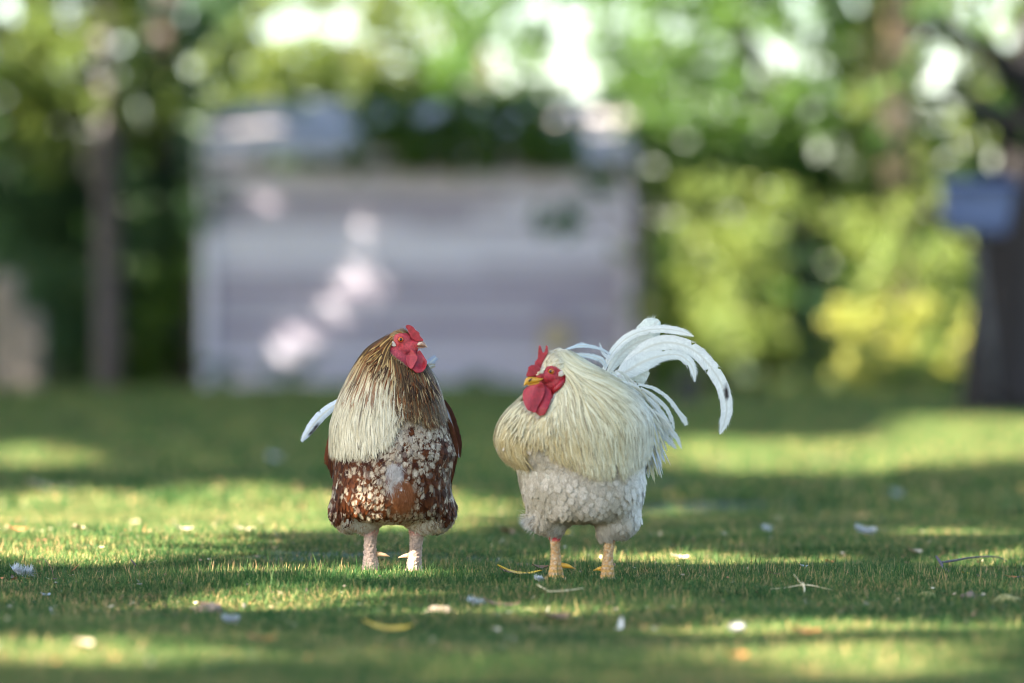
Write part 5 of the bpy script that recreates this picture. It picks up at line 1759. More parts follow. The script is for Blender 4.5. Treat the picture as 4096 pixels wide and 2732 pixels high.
    plant('tan_tree', 'sunlit tan trunk with yellow green leaves beyond the broad tree', 'tree', g0(2075, D),
          [C_(2110, 330, 58, 60, 40), C_(2010, 400, 58, 80, 40), C_(2180, 400, 58, 90, 50), C_(2280, 430, 58, 90, 50), C_(2150, -40, 58, 90, 50)] + fill(1990, 2420, -60, 520, 59, seed=8, drop=.0),
          LEAF_LIGHT, 420, .09, [(tp, [.2, .19, .18, .17, .16])], BARK_TAN, None, 33)
    # sunlit shrubs on the right
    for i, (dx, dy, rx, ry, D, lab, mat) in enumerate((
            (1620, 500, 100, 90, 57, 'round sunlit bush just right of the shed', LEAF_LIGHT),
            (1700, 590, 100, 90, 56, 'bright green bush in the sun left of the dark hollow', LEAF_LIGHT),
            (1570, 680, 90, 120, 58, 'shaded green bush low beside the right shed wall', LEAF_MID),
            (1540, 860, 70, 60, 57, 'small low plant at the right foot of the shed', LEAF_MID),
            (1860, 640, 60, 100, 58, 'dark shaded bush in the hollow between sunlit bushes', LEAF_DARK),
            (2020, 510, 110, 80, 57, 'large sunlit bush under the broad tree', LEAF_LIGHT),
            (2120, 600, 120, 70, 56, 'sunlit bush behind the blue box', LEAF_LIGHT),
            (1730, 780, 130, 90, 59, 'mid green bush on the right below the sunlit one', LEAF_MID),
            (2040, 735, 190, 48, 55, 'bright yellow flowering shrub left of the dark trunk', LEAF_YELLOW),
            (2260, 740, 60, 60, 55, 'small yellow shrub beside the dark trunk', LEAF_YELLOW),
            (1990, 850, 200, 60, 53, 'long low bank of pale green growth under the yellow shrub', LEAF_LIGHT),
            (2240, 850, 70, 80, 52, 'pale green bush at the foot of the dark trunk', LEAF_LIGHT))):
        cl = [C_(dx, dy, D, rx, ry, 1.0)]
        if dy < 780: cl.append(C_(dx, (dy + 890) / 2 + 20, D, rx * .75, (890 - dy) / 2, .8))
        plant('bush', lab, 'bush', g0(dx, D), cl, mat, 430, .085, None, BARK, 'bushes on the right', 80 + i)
    cl = fill(1470, 2420, 440, 860, 63, 70, 66, .6, 9) + fill(2420, 3400, 130, 860, 63, 86, 80, .6, 15)
    plant('tall_hedge', 'tall green hedge closing the garden behind the sunlit bushes', 'hedge', g0(1900, 61.5), cl, LEAF_LIGHT, 330, .1, None, BARK, None, 97, extra_limbs=False)
    cl = fill(-60, 470, 380, 880, 64.5, 70, 66, .6, 10) + fill(-1100, -60, 130, 880, 64.5, 86, 80, .6, 14)
    plant('tall_hedge', 'tall dark hedge standing behind the bushes at the left', 'hedge', g0(200, 63), cl, LEAF_DARK, 330, .1, None, BARK, None, 98, extra_limbs=False)
    cl = fill(1490, 2300, 430, 900, 57.6, 74, 60, .5, 12, 1.2, .12)
    cl = [c for c in cl if math.hypot((c[0][0] - Pd(1850, 620, 57.6).x) / .42, (c[0][2] - Pd(1850, 620, 57.6).z) / .6) > 1]
    plant('thicket', 'broad yellow green sunlit thicket right of the shed around a dark hollow', 'thicket', g0(1950, 57.6), cl, LEAF_LIGHT, 300, .09, None, BARK, None, 95, extra_limbs=False)
    P_ = [C_(xx + random.uniform(-25, 25), yy + random.uniform(-25, 25), 73 + random.uniform(-1, 1), 50, 45, .5) for xx in range(480, 1980, 52) for yy in range(-60, 330, 48)]
    plant('twiggy_tree', 'thin far tree with sparse leaves against the sky beyond the shed roof', 'tree', g0(1000, 73), P_, LEAF_MID, 24, .08,
          [([Pd(1010, 900, 73), Pd(1005, 400, 73), Pd(1000, 60, 73)], [.12, .08, .03])], BARK, None, 94, extra_limbs=False)
    # far wood closing the view
    r = np.random.default_rng(9)
    cl = []
    for i in range(150):
        dx = -200 + i * 62 if i < 46 else (-260 - (i - 46) * 130 if i < 98 else 2650 + (i - 98) * 130); D = r.uniform(84, 104)
        top = 430 + r.uniform(-60, 60)
        if 1450 < dx < 2400: top = 470 + r.uniform(-50, 50)
        if dx < 500: top = 260 + r.uniform(-80, 80)
        p = Pd(dx, (top + 860) / 2, D); m = K * D / F
        cl.append(((p.x, p.y, p.z), ((62 if i < 46 else 120) * m, 1.6, (860 - top) / 2 * m)))
    P0 = clump_points(cl, 220, r)
    P0 = P0[P0[:, 2] > .05]
    V, q, c = leaves_np(P0, .26, r)
    o = add_obj('far_woodland', mesh_np('far_woodland', V, q, [LEAF_MID], c, smooth=False))
    tag(o, 'far belt of green woodland closing the view behind shed and trees', 'woodland', kind='stuff')


# ------------------------------------------------------------------ shed
def wood(name, c1, c2, seed):
    return noise_mat(name, c1, c2, 2.2 + seed * .1, 7, .85, .6, 30, (.25, 3, 6), bdist=.006)


def build_shed():
    D = 59.0; m = K * D / F
    x0 = Pd(468, 0, D).x; x1 = Pd(1450, 0, D).x; xc = (x0 + x1) / 2; Wd = x1 - x0
    zt = Pd(0, 397, D).z
    t = thing('garden_shed', 'long weathered grey wooden shed of horizontal boards under a low sloping roof', 'shed', (xc, D, 0))
    mats = [wood('shed_board_a', (.44, .415, .50), (.60, .57, .66), 1), wood('shed_board_b', (.34, .315, .385), (.48, .45, .53), 2),
            wood('shed_board_c', (.54, .52, .61), (.70, .68, .76), 3), wood('shed_board_d', (.25, .22, .28), (.37, .33, .42), 4)]
    nb = 17; bh = zt / nb
    tone = [0, 1, 0, 1, 3, 1, 1, 3, 1, 0, 2, 2, 0, 1, 3, 0, 2]
    r = np.random.default_rng(4)
    bmu = bmesh.new(); box_bm(bmu, -.5, .5, -.011, .011, -.5, .5, 0)
    unit = {}
    for i in range(nb):
        # two or three boards butt-jointed along a course
        cuts = [x0 + .02] + sorted([x0 + Wd * r.uniform(.25, .75)]) + [x1 - .02]
        for j in range(len(cuts) - 1):
            mt = mats[tone[i] if j == 0 else (tone[i] + int(r.random() < .3)) % 4]
            L = cuts[j + 1] - cuts[j] - .006
            bm = bmesh.new(); box_bm(bm, -L / 2, L / 2, -.012, .012, -bh / 2 + .004, bh / 2 - .004, .003)
            o = add_obj('board', bm_mesh('board', bm, [mt]), t, ((cuts[j] + cuts[j + 1]) / 2 - xc, -.02 + r.uniform(-.004, .004), (i + .5) * bh + .02))
            o.rotation_euler = (math.radians(r.uniform(2, 4)), r.uniform(-.003, .003), 0)
    # inner walls
    dark = noise_mat('shed_inner_wood', (.07, .06, .06), (.13, .12, .12), 4, 5, .9, .3)
    dep = 3.0
    o = box_obj('wall', (Wd, .05, zt), mats[3], t, .004, (0, .03, zt / 2))
    box_obj('wall', (.05, dep, zt), mats[1], t, .004, (-Wd / 2 + .03, dep / 2 + .06, zt / 2))
    box_obj('wall', (.05, dep, zt), mats[1], t, .004, (Wd / 2 - .03, dep / 2 + .06, zt / 2))
    box_obj('wall', (Wd - .12, .05, zt + .3), mats[3], t, .004, (0, dep + .03, zt / 2 + .15))
    for sx in (-1, 1):
        box_obj('corner_post', (.11, .08, zt + .04), mats[2], t, .008, (sx * (Wd / 2 - .03), -.06, zt / 2))
    box_obj('eaves_beam', (Wd + .1, .1, .13), mats[3], t, .01, (0, -.02, zt + .07))
    # roof: slopes up to the back, broad sheets side by side
    zr0 = Pd(0, 345, D).z; zr1 = Pd(0, 236, D + dep).z
    rs = noise_mat('roof_sheet', (.30, .27, .265), (.43, .39, .38), 3, 6, .95, .3, 20, (3, .4, 1))
    rs2 = noise_mat('roof_sheet_worn', (.25, .225, .22), (.38, .345, .335), 3, 6, .95, .3, 20, (3, .4, 1))
    ns = 8; wsh = (Wd + .06) / ns; ln = math.hypot(dep + .3, zr1 - zr0); an = math.atan2(zr1 - zr0, dep + .3)
    for i in range(ns):
        o = box_obj('roof_sheet', (wsh + .05, ln, .012), rs if i % 3 else rs2, t, .003, (-Wd / 2 - .03 + (i + .5) * wsh, dep / 2 - .05, (zr0 + zr1) / 2 + (.012 if i % 2 else 0)))
        o.rotation_euler = (an, 0, 0)
    box_obj('fascia', (Wd + .06, .03, .12), mats[2], t, .004, (0, -.26, zr0 - .05))
    for i in range(6):
        box_obj('rafter', (.05, .05, zr0 - zt - .1 + .12), dark, t, .004, (-Wd / 2 + .15 + i * (Wd - .3) / 5, .0, (zr0 + zt) / 2 + .06))
    box_obj('back_gable', (Wd - .1, .03, zr1 - zt - .25), mats[1], t, .004, (0, dep + .02, (zr1 + zt) / 2 + .1))
    # hatch near the right end
    hx = Pd(1277, 0, D).x - xc
    box_obj('hatch_frame', (.34, .03, .52), mats[3], t, .004, (hx, -.06, Pd(0, 755, D).z))
    box_obj('hatch_board', (.27, .03, .27), noise_mat('tan_board', (.36, .29, .17), (.5, .42, .26), 5, 5, .8, .3), t, .004, (hx, -.09, Pd(0, 775, D).z))
    # climbing plant between wall and roof and over the right part of the front
    cl = []
    for dx, dy, rx, ry in ((640, 372, 50, 22), (720, 368, 60, 22), (820, 372, 60, 25), (920, 376, 60, 22), (1020, 374, 60, 22), (1120, 376, 60, 22), (1220, 372, 60, 22), (1320, 374, 60, 22), (1420, 376, 50, 24), (860, 310, 50, 40), (1000, 300, 70, 40), (910, 270, 60, 30), (1120, 320, 80, 30), (1250, 330, 60, 25), (1200, 280, 60, 30)):
        cl.append(C_(dx, dy, D - .45, rx, ry, .25))
    cl += fill(830, 1300, 232, 350, D - .3, 36, 36, .25, 21, .2, .03) + fill(1420, 1480, 240, 345, D - .3, 40, 30, .2, 23, .2, .3) + fill(640, 840, 225, 262, D + 1, 44, 26, .3, 24, .3, .5)
    plant('climbing_vine', 'green climbing vine along the eaves of the grey shed', 'vine', (Pd(1000, 0, D - .5).x, D - .5, 0),
          cl, LEAF_MID, 1300, .09, [([Pd(1465, 905, D - .25), Pd(1468, 600, D - .25), Pd(1450, 390, D - .35), Pd(1100, 380, D - .4), Pd(640, 375, D - .4)], [.03, .03, .025, .02, .01])], BARK, None, 41, extra_limbs=False)
    # branch hanging in front of the right part
    Db = 50
    tp = [Pd(1700, 240, Db), Pd(1560, 330, Db), Pd(1420, 420, Db), Pd(1290, 500, Db)]
    plant('sapling', 'thin young tree with hanging leaves in front of the right end of the shed', 'tree', (Pd(1475, 0, Db).x, Db, 0),
          [C_(1285, 500, Db, 75, 45, .3), C_(1370, 430, Db, 60, 40, .3), C_(1240, 520, Db, 40, 25, .2)], LEAF_DARK, 700, .085,
          [([Pd(1478, 925, Db), Pd(1482, 700, Db), Pd(1476, 520, Db), Pd(1440, 400, Db), Pd(1380, 330, Db)], [.035, .03, .028, .02, .012]),
           ([Pd(1476, 540, Db), Pd(1400, 470, Db), Pd(1290, 500, Db)], [.02, .014, .008])], BARK, None, 42, extra_limbs=False)
    plant('corner_shrub', 'grey green shrub leaning over the upper left corner of the shed wall', 'bush', (Pd(470, 0, D - .5).x, D - .5, 0),
          [C_(478, 420, D - .5, 50, 60, .25), C_(450, 500, D - .5, 36, 50, .25), C_(520, 440, D - .5, 40, 40, .2), C_(445, 330, D - .4, 40, 60, .3)], LEAF_DARK, 330, .08,
          [([Pd(440, 905, D - .5), Pd(446, 700, D - .5), Pd(462, 480, D - .5)], [.025, .02, .01])], BARK, None, 43, extra_limbs=False)
    # weeds along the base
    for i, (dx, dy, rx, ry, lab) in enumerate(((680, 850, 90, 55, 'low weeds against the shed wall below its sunlit patches'), (1120, 870, 80, 45, 'low dark weeds at the foot of the shed right of the middle'), (860, 885, 90, 30, 'low weeds at the foot of the shed wall behind the brown rooster'), (1380, 875, 80, 40, 'dark weeds at the right foot of the shed'), (520, 860, 70, 40, 'low weeds at the left corner of the shed'))):
        plant('weed_clump', lab, 'weeds', (Pd(dx, 0, D - .9).x, D - .9, 0), [C_(dx, dy, D - .9, rx, ry, .3)], LEAF_DARK, 400, .07, None, BARK, 'weeds along the shed', 50 + i, extra_limbs=False)


# ------------------------------------------------------------------ blue box, pale blocks
def build_props():
    blue = noise_mat('blue_paint', (.055, .08, .165), (.08, .11, .21), 4, 5, .5, .1, 30)
    blue2 = noise_mat('dark_blue_paint', (.04, .06, .13), (.06, .08, .17), 4, 5, .5, .1, 30)
    steel = noise_mat('dark_metal', (.03, .03, .035), (.06, .06, .065), 10, 4, .5, .1)
    D = 37.0; p = Pd(2247, 480, D); m = K * D / F
    t = thing('nest_box', 'blue wooden box with sloping lid on a bent dark pole beside the thick trunk', 'box', (p.x, D, 0))
    bw, bh, bd = 160 * m, 96 * m, .32
    bm = bmesh.new()
    vs = [bm.verts.new(c) for c in ((-bw / 2, -bd / 2, -bh / 2 + .03), (bw / 2 - .05, -bd / 2, -bh / 2 - .01), (bw / 2 - .05, bd / 2, -bh / 2 - .01), (-bw / 2, bd / 2, -bh / 2 + .03),
                                    (-bw / 2 - .01, -bd / 2, bh / 2), (bw / 2, -bd / 2, bh / 2 - .02), (bw / 2, bd / 2, bh / 2 + .03), (-bw / 2 - .01, bd / 2, bh / 2 + .05))]
    for q in ((3, 2, 1, 0), (4, 5, 6, 7), (0, 1, 5, 4), (1, 2, 6, 5), (2, 3, 7, 6), (3, 0, 4, 7)): bm.faces.new([vs[i] for i in q])
    bmesh.ops.bevel(bm, geom=bm.edges[:], offset=.008, segments=2, affect='EDGES')
    add_obj('box_body', bm_mesh('box_body', bm, [blue]), t, (0, 0, p.z))
    o = box_obj('lid', (bw + .06, bd + .08, .02), blue2, t, .004, (0, -.01, p.z + bh / 2 + .032)); o.rotation_euler = (math.radians(7), -.02, 0)
    o = box_obj('floor_board', (bw * .8, bd + .03, .02), blue2, t, .004, (-.02, 0, p.z - bh / 2 - .012)); o.rotation_euler = (0, .05, 0)
    V, q, tr = tube_np([(-.02, 0, p.z - bh / 2), (-.01, 0, p.z - bh / 2 - .25), (.06, 0, .5), (.1, 0, -.02)], [.03, .028, .028, .03], 10)
    add_obj('pole', mesh_np('pole', V, [q, tr], [steel]), t)
    # dark bucket on the far lawn
    D = ground_D(934); p = Pd(1580, 934, D); m = K * D / F
    t = thing('bucket', 'small black bucket standing on the shaded lawn right of the shed', 'bucket', (p.x, D, float(gz(p.x, D))))
    prof = [(.0, .075), (.01, .078), (.2, .1), (.205, .106), (.215, .106), (.213, .096), (.02, .07)]
    seg = 24; V = []
    for z, r_ in prof:
        for j in range(seg):
            a = 6.283 * j / seg; V.append((r_ * math.cos(a), r_ * math.sin(a), z))
    q = [(i * seg + j, i * seg + (j + 1) % seg, (i + 1) * seg + (j + 1) % seg, (i + 1) * seg + j) for i in range(len(prof) - 1) for j in range(seg)]
    V += [(0, 0, 0), (0, 0, .02)]; tr = [(len(V) - 2, (j + 1) % seg, j) for j in range(seg)] + [(len(V) - 1, (len(prof) - 1) * seg + j, (len(prof) - 1) * seg + (j + 1) % seg) for j in range(seg)]
    add_obj('pail', mesh_np('pail', V, [np.array(q), np.array(tr)], [steel]), t)
    V, q, tr = tube_np([(.105 * math.cos(a), .02, .2 + .09 * math.sin(a)) for a in np.linspace(0, math.pi, 14)], [.004] * 14, 6)
    add_obj('handle', mesh_np('handle', V, [q, tr], [steel]), t)
    # beige blocks for a pale blurred patch of unknown kind, left edge
    st = noise_mat('pale_beige', (.16, .135, .11), (.28, .235, .20), 6, 6, .9, .6, 20)
    for dx, dy, sx, sz, lab in ((12, 690, .24, .62, 'tall pale beige block in front of the hedge at the left edge'), (62, 740, .26, .3, 'smaller pale beige block next to the tall one at the left edge')):
        D = 57.5; p = Pd(dx, dy, D)
        bm = bmesh.new(); bmesh.ops.create_icosphere(bm, subdivisions=3, radius=1)
        h = p.z + sz / 2
        for v in bm.verts:
            c = Vector((max(-.7, min(.7, v.co.x)), max(-.7, min(.7, v.co.y)), max(-.75, min(.75, v.co.z))))
            v.co = Vector((c.x * sx / .7 * .6, c.y * .2, c.z * h / 1.5)) * (1 + .08 * mnoise.noise(v.co * 2.3))
        o = add_obj('pale_block', bm_mesh('pale_block', bm, [st], True), None, (p.x, D, h / 2 + float(gz(p.x, D)) - .03))
        tag(o, lab, 'stone', 'pale blocks by the hedge')


# ------------------------------------------------------------------ litter on the lawn
def leaf_obj(name, label, cat, dx, dy, L, Wd, mat, rz, curl=.3, group=None, tilt=.15, lift=.008, seed=0, D=None, fluffy=False):
    D = D or ground_D(dy); p = Pd(dx, dy, D)
    r = np.random.default_rng(900 + seed)
    k, c = 9, 5
    V = []; 
    for i in range(k):
        t = i / (k - 1)
        wv = Wd * math.sin(math.pi * min(max(t, .03), .98)) ** .7 * (1 + r.uniform(-.12, .12))
        for j in range(c):
            u = -1 + 2 * j / (c - 1)
            V.append((L * (t - .5), u * wv / 2, curl * L * ((t - .5) ** 2 * 1.4 + .25 * u * u * Wd / L) + r.uniform(-.001, .001)))
    q = [(i * c + j, i * c + j + 1, (i + 1) * c + j + 1, (i + 1) * c + j) for i in range(k - 1) for j in range(c - 1)]
    V = np.array(V)
    # thickness
    V2 = V - np.array([0, 0, .0006]); n = len(V)
    q2 = [(a + n, d + n, c_ + n, b + n) for a, b, c_, d in q]
    me = mesh_np(name, np.vstack([V, V2]), np.array(q + q2), [mat])
    if fluffy:
        m_ = 420
        t = r.uniform(0, 1, m_); s_ = r.choice([-1, 1], m_)
        P0 = np.stack([L * (t - .5), 0 * t, curl * L * (t - .5) ** 2], 1)
        d = nrm(np.stack([r.uniform(-.2, .9, m_), s_ * r.uniform(.3, 1, m_), r.uniform(-.1, 1.1, m_)], 1))
        nn = np.tile([0, 0, 1.], (m_, 1))
        C, S, Nf = straight(P0, d, nn, Wd * r.uniform(.5, 1.0, m_), 4, r.uniform(-.8, .8, m_), np.zeros(m_), np.zeros(m_))
        W = np.repeat(np.array([[.0007, .0006, .0004, .0001]]), m_, 0)
        Vf, qf, _, _ = strips(C, S, Nf, W, 0, 2)
        me = mesh_np(name, np.vstack([V, V2, Vf]), np.vstack([np.array(q + q2), qf + 2 * n]), [mat])
    o = add_obj(name, me, None, (p.x, D, float(gz(p.x, D)) + lift))
    o.rotation_euler = (tilt, tilt * .6, rz)
    return tag(o, label, cat, group)


def twig_obj(name, label, cat, pts, rad, mat, group=None):
    base = Vector((pts[0][0], pts[0][1], 0))
    c = catmull([(p[0], p[1], p[2]) for p in pts], max(10, len(pts) * 5))
    c = c - np.array([base.x, base.y, 0])
    rr = np.interp(np.linspace(0, 1, len(c)), np.linspace(0, 1, len(rad)), rad)
    V, q, t = tube_np(c, rr, 8)
    o = add_obj(name, mesh_np(name, V, [q, t], [mat]), None, base)
    return tag(o, label, cat, group)


def build_litter():
    white = noise_mat('white_down', (.50, .50, .49), (.64, .64, .63), 20, 3, .7, 0)
    bluish = noise_mat('white_quill', (.40, .43, .46), (.52, .55, .58), 20, 3, .6, 0)
    yellow = noise_mat('yellow_leaf', (.50, .30, .03), (.62, .42, .05), 60, 4, .55, .3, 200, bdist=.001)
    brown = noise_mat('brown_leaf', (.12, .065, .035), (.26, .15, .08), 60, 4, .7, .4, 200, bdist=.001)
    rust = noise_mat('rust_leaf', (.28, .10, .03), (.42, .17, .06), 60, 4, .7, .4, 200, bdist=.001)
    tan = noise_mat('tan_leaf', (.38, .29, .18), (.52, .42, .28), 60, 4, .7, .4, 200, bdist=.001)
    straw = noise_mat('straw', (.50, .40, .22), (.66, .55, .34), 80, 4, .6, .2, 300, bdist=.0005)
    twigm = noise_mat('twig_bark', (.045, .036, .04), (.10, .08, .085), 60, 5, .8, .4, 300, bdist=.0008)
    twigb = noise_mat('brown_twig_bark', (.13, .07, .05), (.22, .13, .09), 60, 5, .8, .4, 300, bdist=.0008)
    dirt = noise_mat('soil', (.10, .075, .055), (.22, .17, .13), 40, 6, .95, .8, 120, bdist=.004)
    moss = noise_mat('mossy_crumb', (.16, .15, .05), (.34, .3, .12), 90, 6, .95, .8, 200, bdist=.002)

    # white feathers
    fg = 'white feathers lying on the lawn'
    for i, (dx, dy, L, W_, rz, lab, fl, mt) in enumerate((
            (48, 1318, .040, .026, .6, 'fluffy white down feather in the grass at the left edge', True, white),
            (1425, 1418, .034, .016, 1.2, 'blurred white feather standing in the grass in front of the white rooster', False, white),
            (1092, 1374, .038, .020, .8, 'white feather on the grass in front of the gap between the roosters', True, white),
            (1846, 1310, .020, .012, .2, 'tiny white feather on the grass right of the white rooster', False, bluish),
            (1692, 1432, .030, .018, 2.0, 'small pale feather in the near grass at lower right', True, white),
            (526, 1416, .026, .014, .4, 'small white feather in the near grass at lower left', True, bluish),
            (629, 1072, .05, .03, .3, 'far white feather on the shaded lawn left of the brown rooster', True, bluish),
            (2055, 1128, .045, .028, .9, 'far white feather on the shaded lawn at the right', True, bluish),
            (1985, 1243, .05, .018, .2, 'white feather on the lawn behind, right of the white rooster tail', True, bluish),
            (1760, 1235, .045, .022, 1.3, 'small white feather on the lawn behind the right of the white rooster', True, bluish),
            (1213, 1232, .045, .024, .6, 'small white feather on the lawn seen between the two roosters', True, white),
            (104, 1352, .022, .012, .5, 'tiny bluish feather in the near grass at far left', False, bluish),
            (1235, 1343, .018, .012, .9, 'tiny white feather beside the yellow leaf', True, white))):
        o = leaf_obj('feather', lab, 'feather', dx, dy, L, W_, mt, rz, .5, fg, .5 if i == 1 else .25, .012 if L < .05 else .02, i, None, fl)
        if i == 1: o.rotation_euler = (.3, -1.1, .4)
    lg = 'fallen leaves lying on the lawn'
    for i, (dx, dy, L, W_, rz, lab, mt) in enumerate((
            (1192, 1330, .092, .016, .05, 'long bright yellow leaf on the grass between the roosters', yellow),
            (1165, 1327, .035, .018, .2, 'dark curled brown leaf touching the long yellow leaf', brown),
            (888, 1430, .085, .03, .1, 'blurred yellow leaf on the near grass below the brown rooster', yellow),
            (478, 1376, .045, .035, .4, 'dark brown lump of leaf in the near grass at lower left', brown),
            (1150, 1378, .075, .035, .3, 'dark brown leaf behind the near white feather', brown),
            (1270, 1408, .07, .04, .6, 'curled brown leaf in the near grass, centre of the picture', brown),
            (1290, 1240, .06, .022, .9, 'yellow brown leaf on the lawn seen right of the white rooster left leg', yellow),
            (1165, 1236, .07, .03, 1.2, 'dark leaf on the lawn behind the gap between the roosters', brown),
            (600, 1460, .05, .025, .2, 'rust leaf in the near blurred grass at lower left', rust),
            (185, 1489, .05, .03, .9, 'tan leaf in the near blurred grass at lower left', tan),
            (1850, 1437, .05, .024, .1, 'rust coloured leaf in the near blurred grass at lower right', rust),
            (1688, 1500, .05, .03, .7, 'orange brown leaf near the lower right corner', rust),
            (2166, 1312, .035, .018, .3, 'small brown leaf beside the forked twig', brown),
            (2215, 1320, .03, .016, 1.0, 'small yellow leaf lying under the forked twig', yellow),
            (2320, 1326, .03, .016, .4, 'rust leaf under the forked twig at the right edge', rust),
            (1780, 1330, .03, .012, .6, 'small brown leaf behind the bent straw', brown),
            (1240, 1316, .035, .02, .1, 'brown leaf just left of the white rooster leg', brown),
            (1400, 1312, .03, .018, .7, 'brown leaf between the legs of the white rooster', brown),
            (120, 1130, .16, .05, .1, 'large pale leaf on the sunlit lawn at the far left', tan),
            (1905, 1290, .04, .02, 1.1, 'rust leaf on the lawn right of the white rooster', rust),
            (420, 1250, .05, .03, .4, 'tan leaf on the sunlit lawn left of the brown rooster', tan),
            (300, 1215, .06, .03, .9, 'tan leaf on the sunlit lawn further back at left', tan),
            (560, 1245, .05, .03, .2, 'pale tan leaf near the shadow edge left of the brown rooster', tan),
            (180, 1262, .05, .03, 1.4, 'tan curled leaf on the sunlit lawn near the left edge', tan),
            (40, 1258, .05, .03, .2, 'rust leaf on the sunlit lawn at the left edge', rust),
            (2100, 1268, .05, .03, .8, 'tan leaf in the sunlit strip at the right', tan),
            (1560, 1278, .045, .028, .3, 'tan leaf in the sunlit strip right of the white rooster', tan))):
        leaf_obj('fallen_leaf', lab, 'leaf', dx, dy, L, W_, mt, rz, .35, lg, .2, .013, 30 + i)
    # straw and twigs
    def G(dx, dy, up=0.0, dD=0.0):
        D = ground_D(dy) + dD; p = Pd(dx, dy, D)
        return (p.x, D, float(gz(p.x, D)) + up)
    sg = 'dry straws lying in the grass'
    D0 = ground_D(1352)
    def A(dx, dy, D): p = Pd(dx, dy, D); return (p.x, D, p.z)
    twig_obj('straw', 'long bent pale straw lying on the grass right of the white rooster', 'straw', [A(1768, 1352, D0), A(1800, 1350, D0 + .02), A(1850, 1343, D0 + .03), A(1910, 1354, D0)], [.0009, .0012, .0014, .0006], straw, sg)
    twig_obj('straw', 'short pale straw crossing the long bent straw', 'straw', [A(1843, 1338, D0 - .03), A(1847, 1352, D0 - .05), A(1845, 1366, D0 - .08)], [.0016, .0015, .0008], straw, sg)
    twig_obj('straw', 'thin slanting straw poking up beside the long bent straw', 'straw', [A(1822, 1318, D0), A(1838, 1338, D0), A(1856, 1362, D0 - .02)], [.0006, .0009, .0008], straw, sg)
    D1 = ground_D(1350)
    twig_obj('straw', 'blurred pale straw in front of the white rooster', 'straw', [A(1255, 1358, 11.0), A(1300, 1356, 11.0), A(1340, 1350, 11.02)], [.0012, .0016, .0012], straw, sg)
    twig_obj('straw', 'blurred pale straw slanting in front of the left white rooster foot', 'straw', [A(1232, 1342, 11.1), A(1262, 1358, 11.0)], [.0012, .0012], straw, sg)
    D2 = 11.95
    _A = A
    def A(dx, dy, D): x_, y_, z_ = _A(dx, dy, D); return (x_, y_, z_ + .012)
    twig_obj('forked_twig', 'thin grey forked twig arching over the grass at the right edge', 'twig', [A(2150, 1291, D2 + .15), A(2158, 1303, D2 + .1), A(2170, 1320, D2), A(2195, 1335, D2 - .05), A(2235, 1340, D2 - .1), A(2290, 1338, D2 - .12), A(2370, 1339, D2 - .15)], [.0026, .0034, .003, .003, .0028, .0028, .0028], twigm)
    t2 = twig_obj('arched_twig', 'thin pale arm of twig arching to the right behind the forked twig', 'twig', [A(2158, 1305, D2 + .1), A(2190, 1300, D2 + .2), A(2230, 1293, D2 + .35), A(2285, 1291, D2 + .5), A(2315, 1303, D2 + .55), A(2340, 1320, D2 + .55)], [.0028, .0024, .002, .0018, .0016, .0014], twigm)
    A = _A
    twig_obj('grass_stalk', 'thin dark stalk standing in the grass at the left', 'stalk', [A(123, 1325, 11.8), A(118, 1305, 11.8), A(105, 1287, 11.8), A(94, 1278, 11.8)], [.0007, .0008, .0007, .0004], twigb)
    twig_obj('grass_stalk', 'short dark slanting stub left of the brown rooster', 'stalk', [A(312, 1298, 11.9), A(306, 1291, 11.9), A(301, 1285, 11.9)], [.0016, .0016, .0016], twigm)
    twig_obj('grass_stalk', 'thin red brown stalk upright in the grass at right', 'stalk', [A(2168, 1345, 11.6), A(2164, 1332, 11.6), A(2161, 1325, 11.6)], [.001, .001, .0008], twigb)
    # soil crumbs
    for i, (dx, dy, sz, lab, mt) in enumerate(((2132, 1356, .013, 'mossy soil crumb in the grass left below the forked twig', moss), (2230, 1362, .016, 'tangle of dry roots and soil below the forked twig', dirt), (1200, 1300, .014, 'dark soil crumb between the roosters', dirt),
                                               (475, 1380, .02, 'dark mole soil lump under the brown leaf at lower left', dirt), (2310, 1370, .016, 'mossy soil crumb at the right edge', moss), (1010, 1392, .018, 'soil lump in the near worn patch', dirt))):
        D = ground_D(dy); p = Pd(dx, dy, D)
        bm = bmesh.new(); bmesh.ops.create_icosphere(bm, subdivisions=3, radius=sz)
        for v in bm.verts:
            v.co *= 1 + .5 * mnoise.noise(v.co * 90 + Vector((i, 0, 0))); v.co.z *= .7; v.co.x *= 1.5
        o = add_obj('soil_crumb', bm_mesh('soil_crumb', bm, [mt], True), None, (p.x, D, float(gz(p.x, D)) + sz * .35))
        tag(o, lab, 'soil', 'soil crumbs in the lawn')


# ------------------------------------------------------------------ unseen trees added left of the frame, crowns shaped to cast the dapples
LIT_GROUND = [(150, 1262, 440, 42, 1), (500, 1255, 260, 30, .9), (1000, 1182, 270, 50, .9), (840, 1322, 360, 18, 1), (230, 1215, 430, 78, 1), (700, 1200, 330, 58, 1), (1050, 1172, 200, 46, 1), (100, 1062, 195, 19, 1), (560, 1130, 220, 20, .5),
              (1900, 1048, 430, 40, 1), (2270, 1010, 260, 46, 1), (1560, 1168, 110, 22, 1), (1650, 1282, 260, 17, .85), (2290, 1288, 130, 18, 1), (2220, 1230, 170, 14, .7),
              (640, 1364, 300, 14, .95), (900, 1322, 240, 14, .95), (1820, 1422, 210, 20, .7), (250, 1500, 460, 36, .75), (2000, 1500, 380, 50, .8), (1900, 1420, 260, 20, .7), (1150, 1388, 330, 8, .7), (2280, 1420, 120, 16, .6),
              ]
_SHED = [(590, 300, 76, 56, .72), (600, 430, 52, 42, .76), (655, 740, 60, 105, .80), (800, 665, 75, 72, .76), (800, 550, 44, 70, .6), (500, 700, 24, 70, .5)]
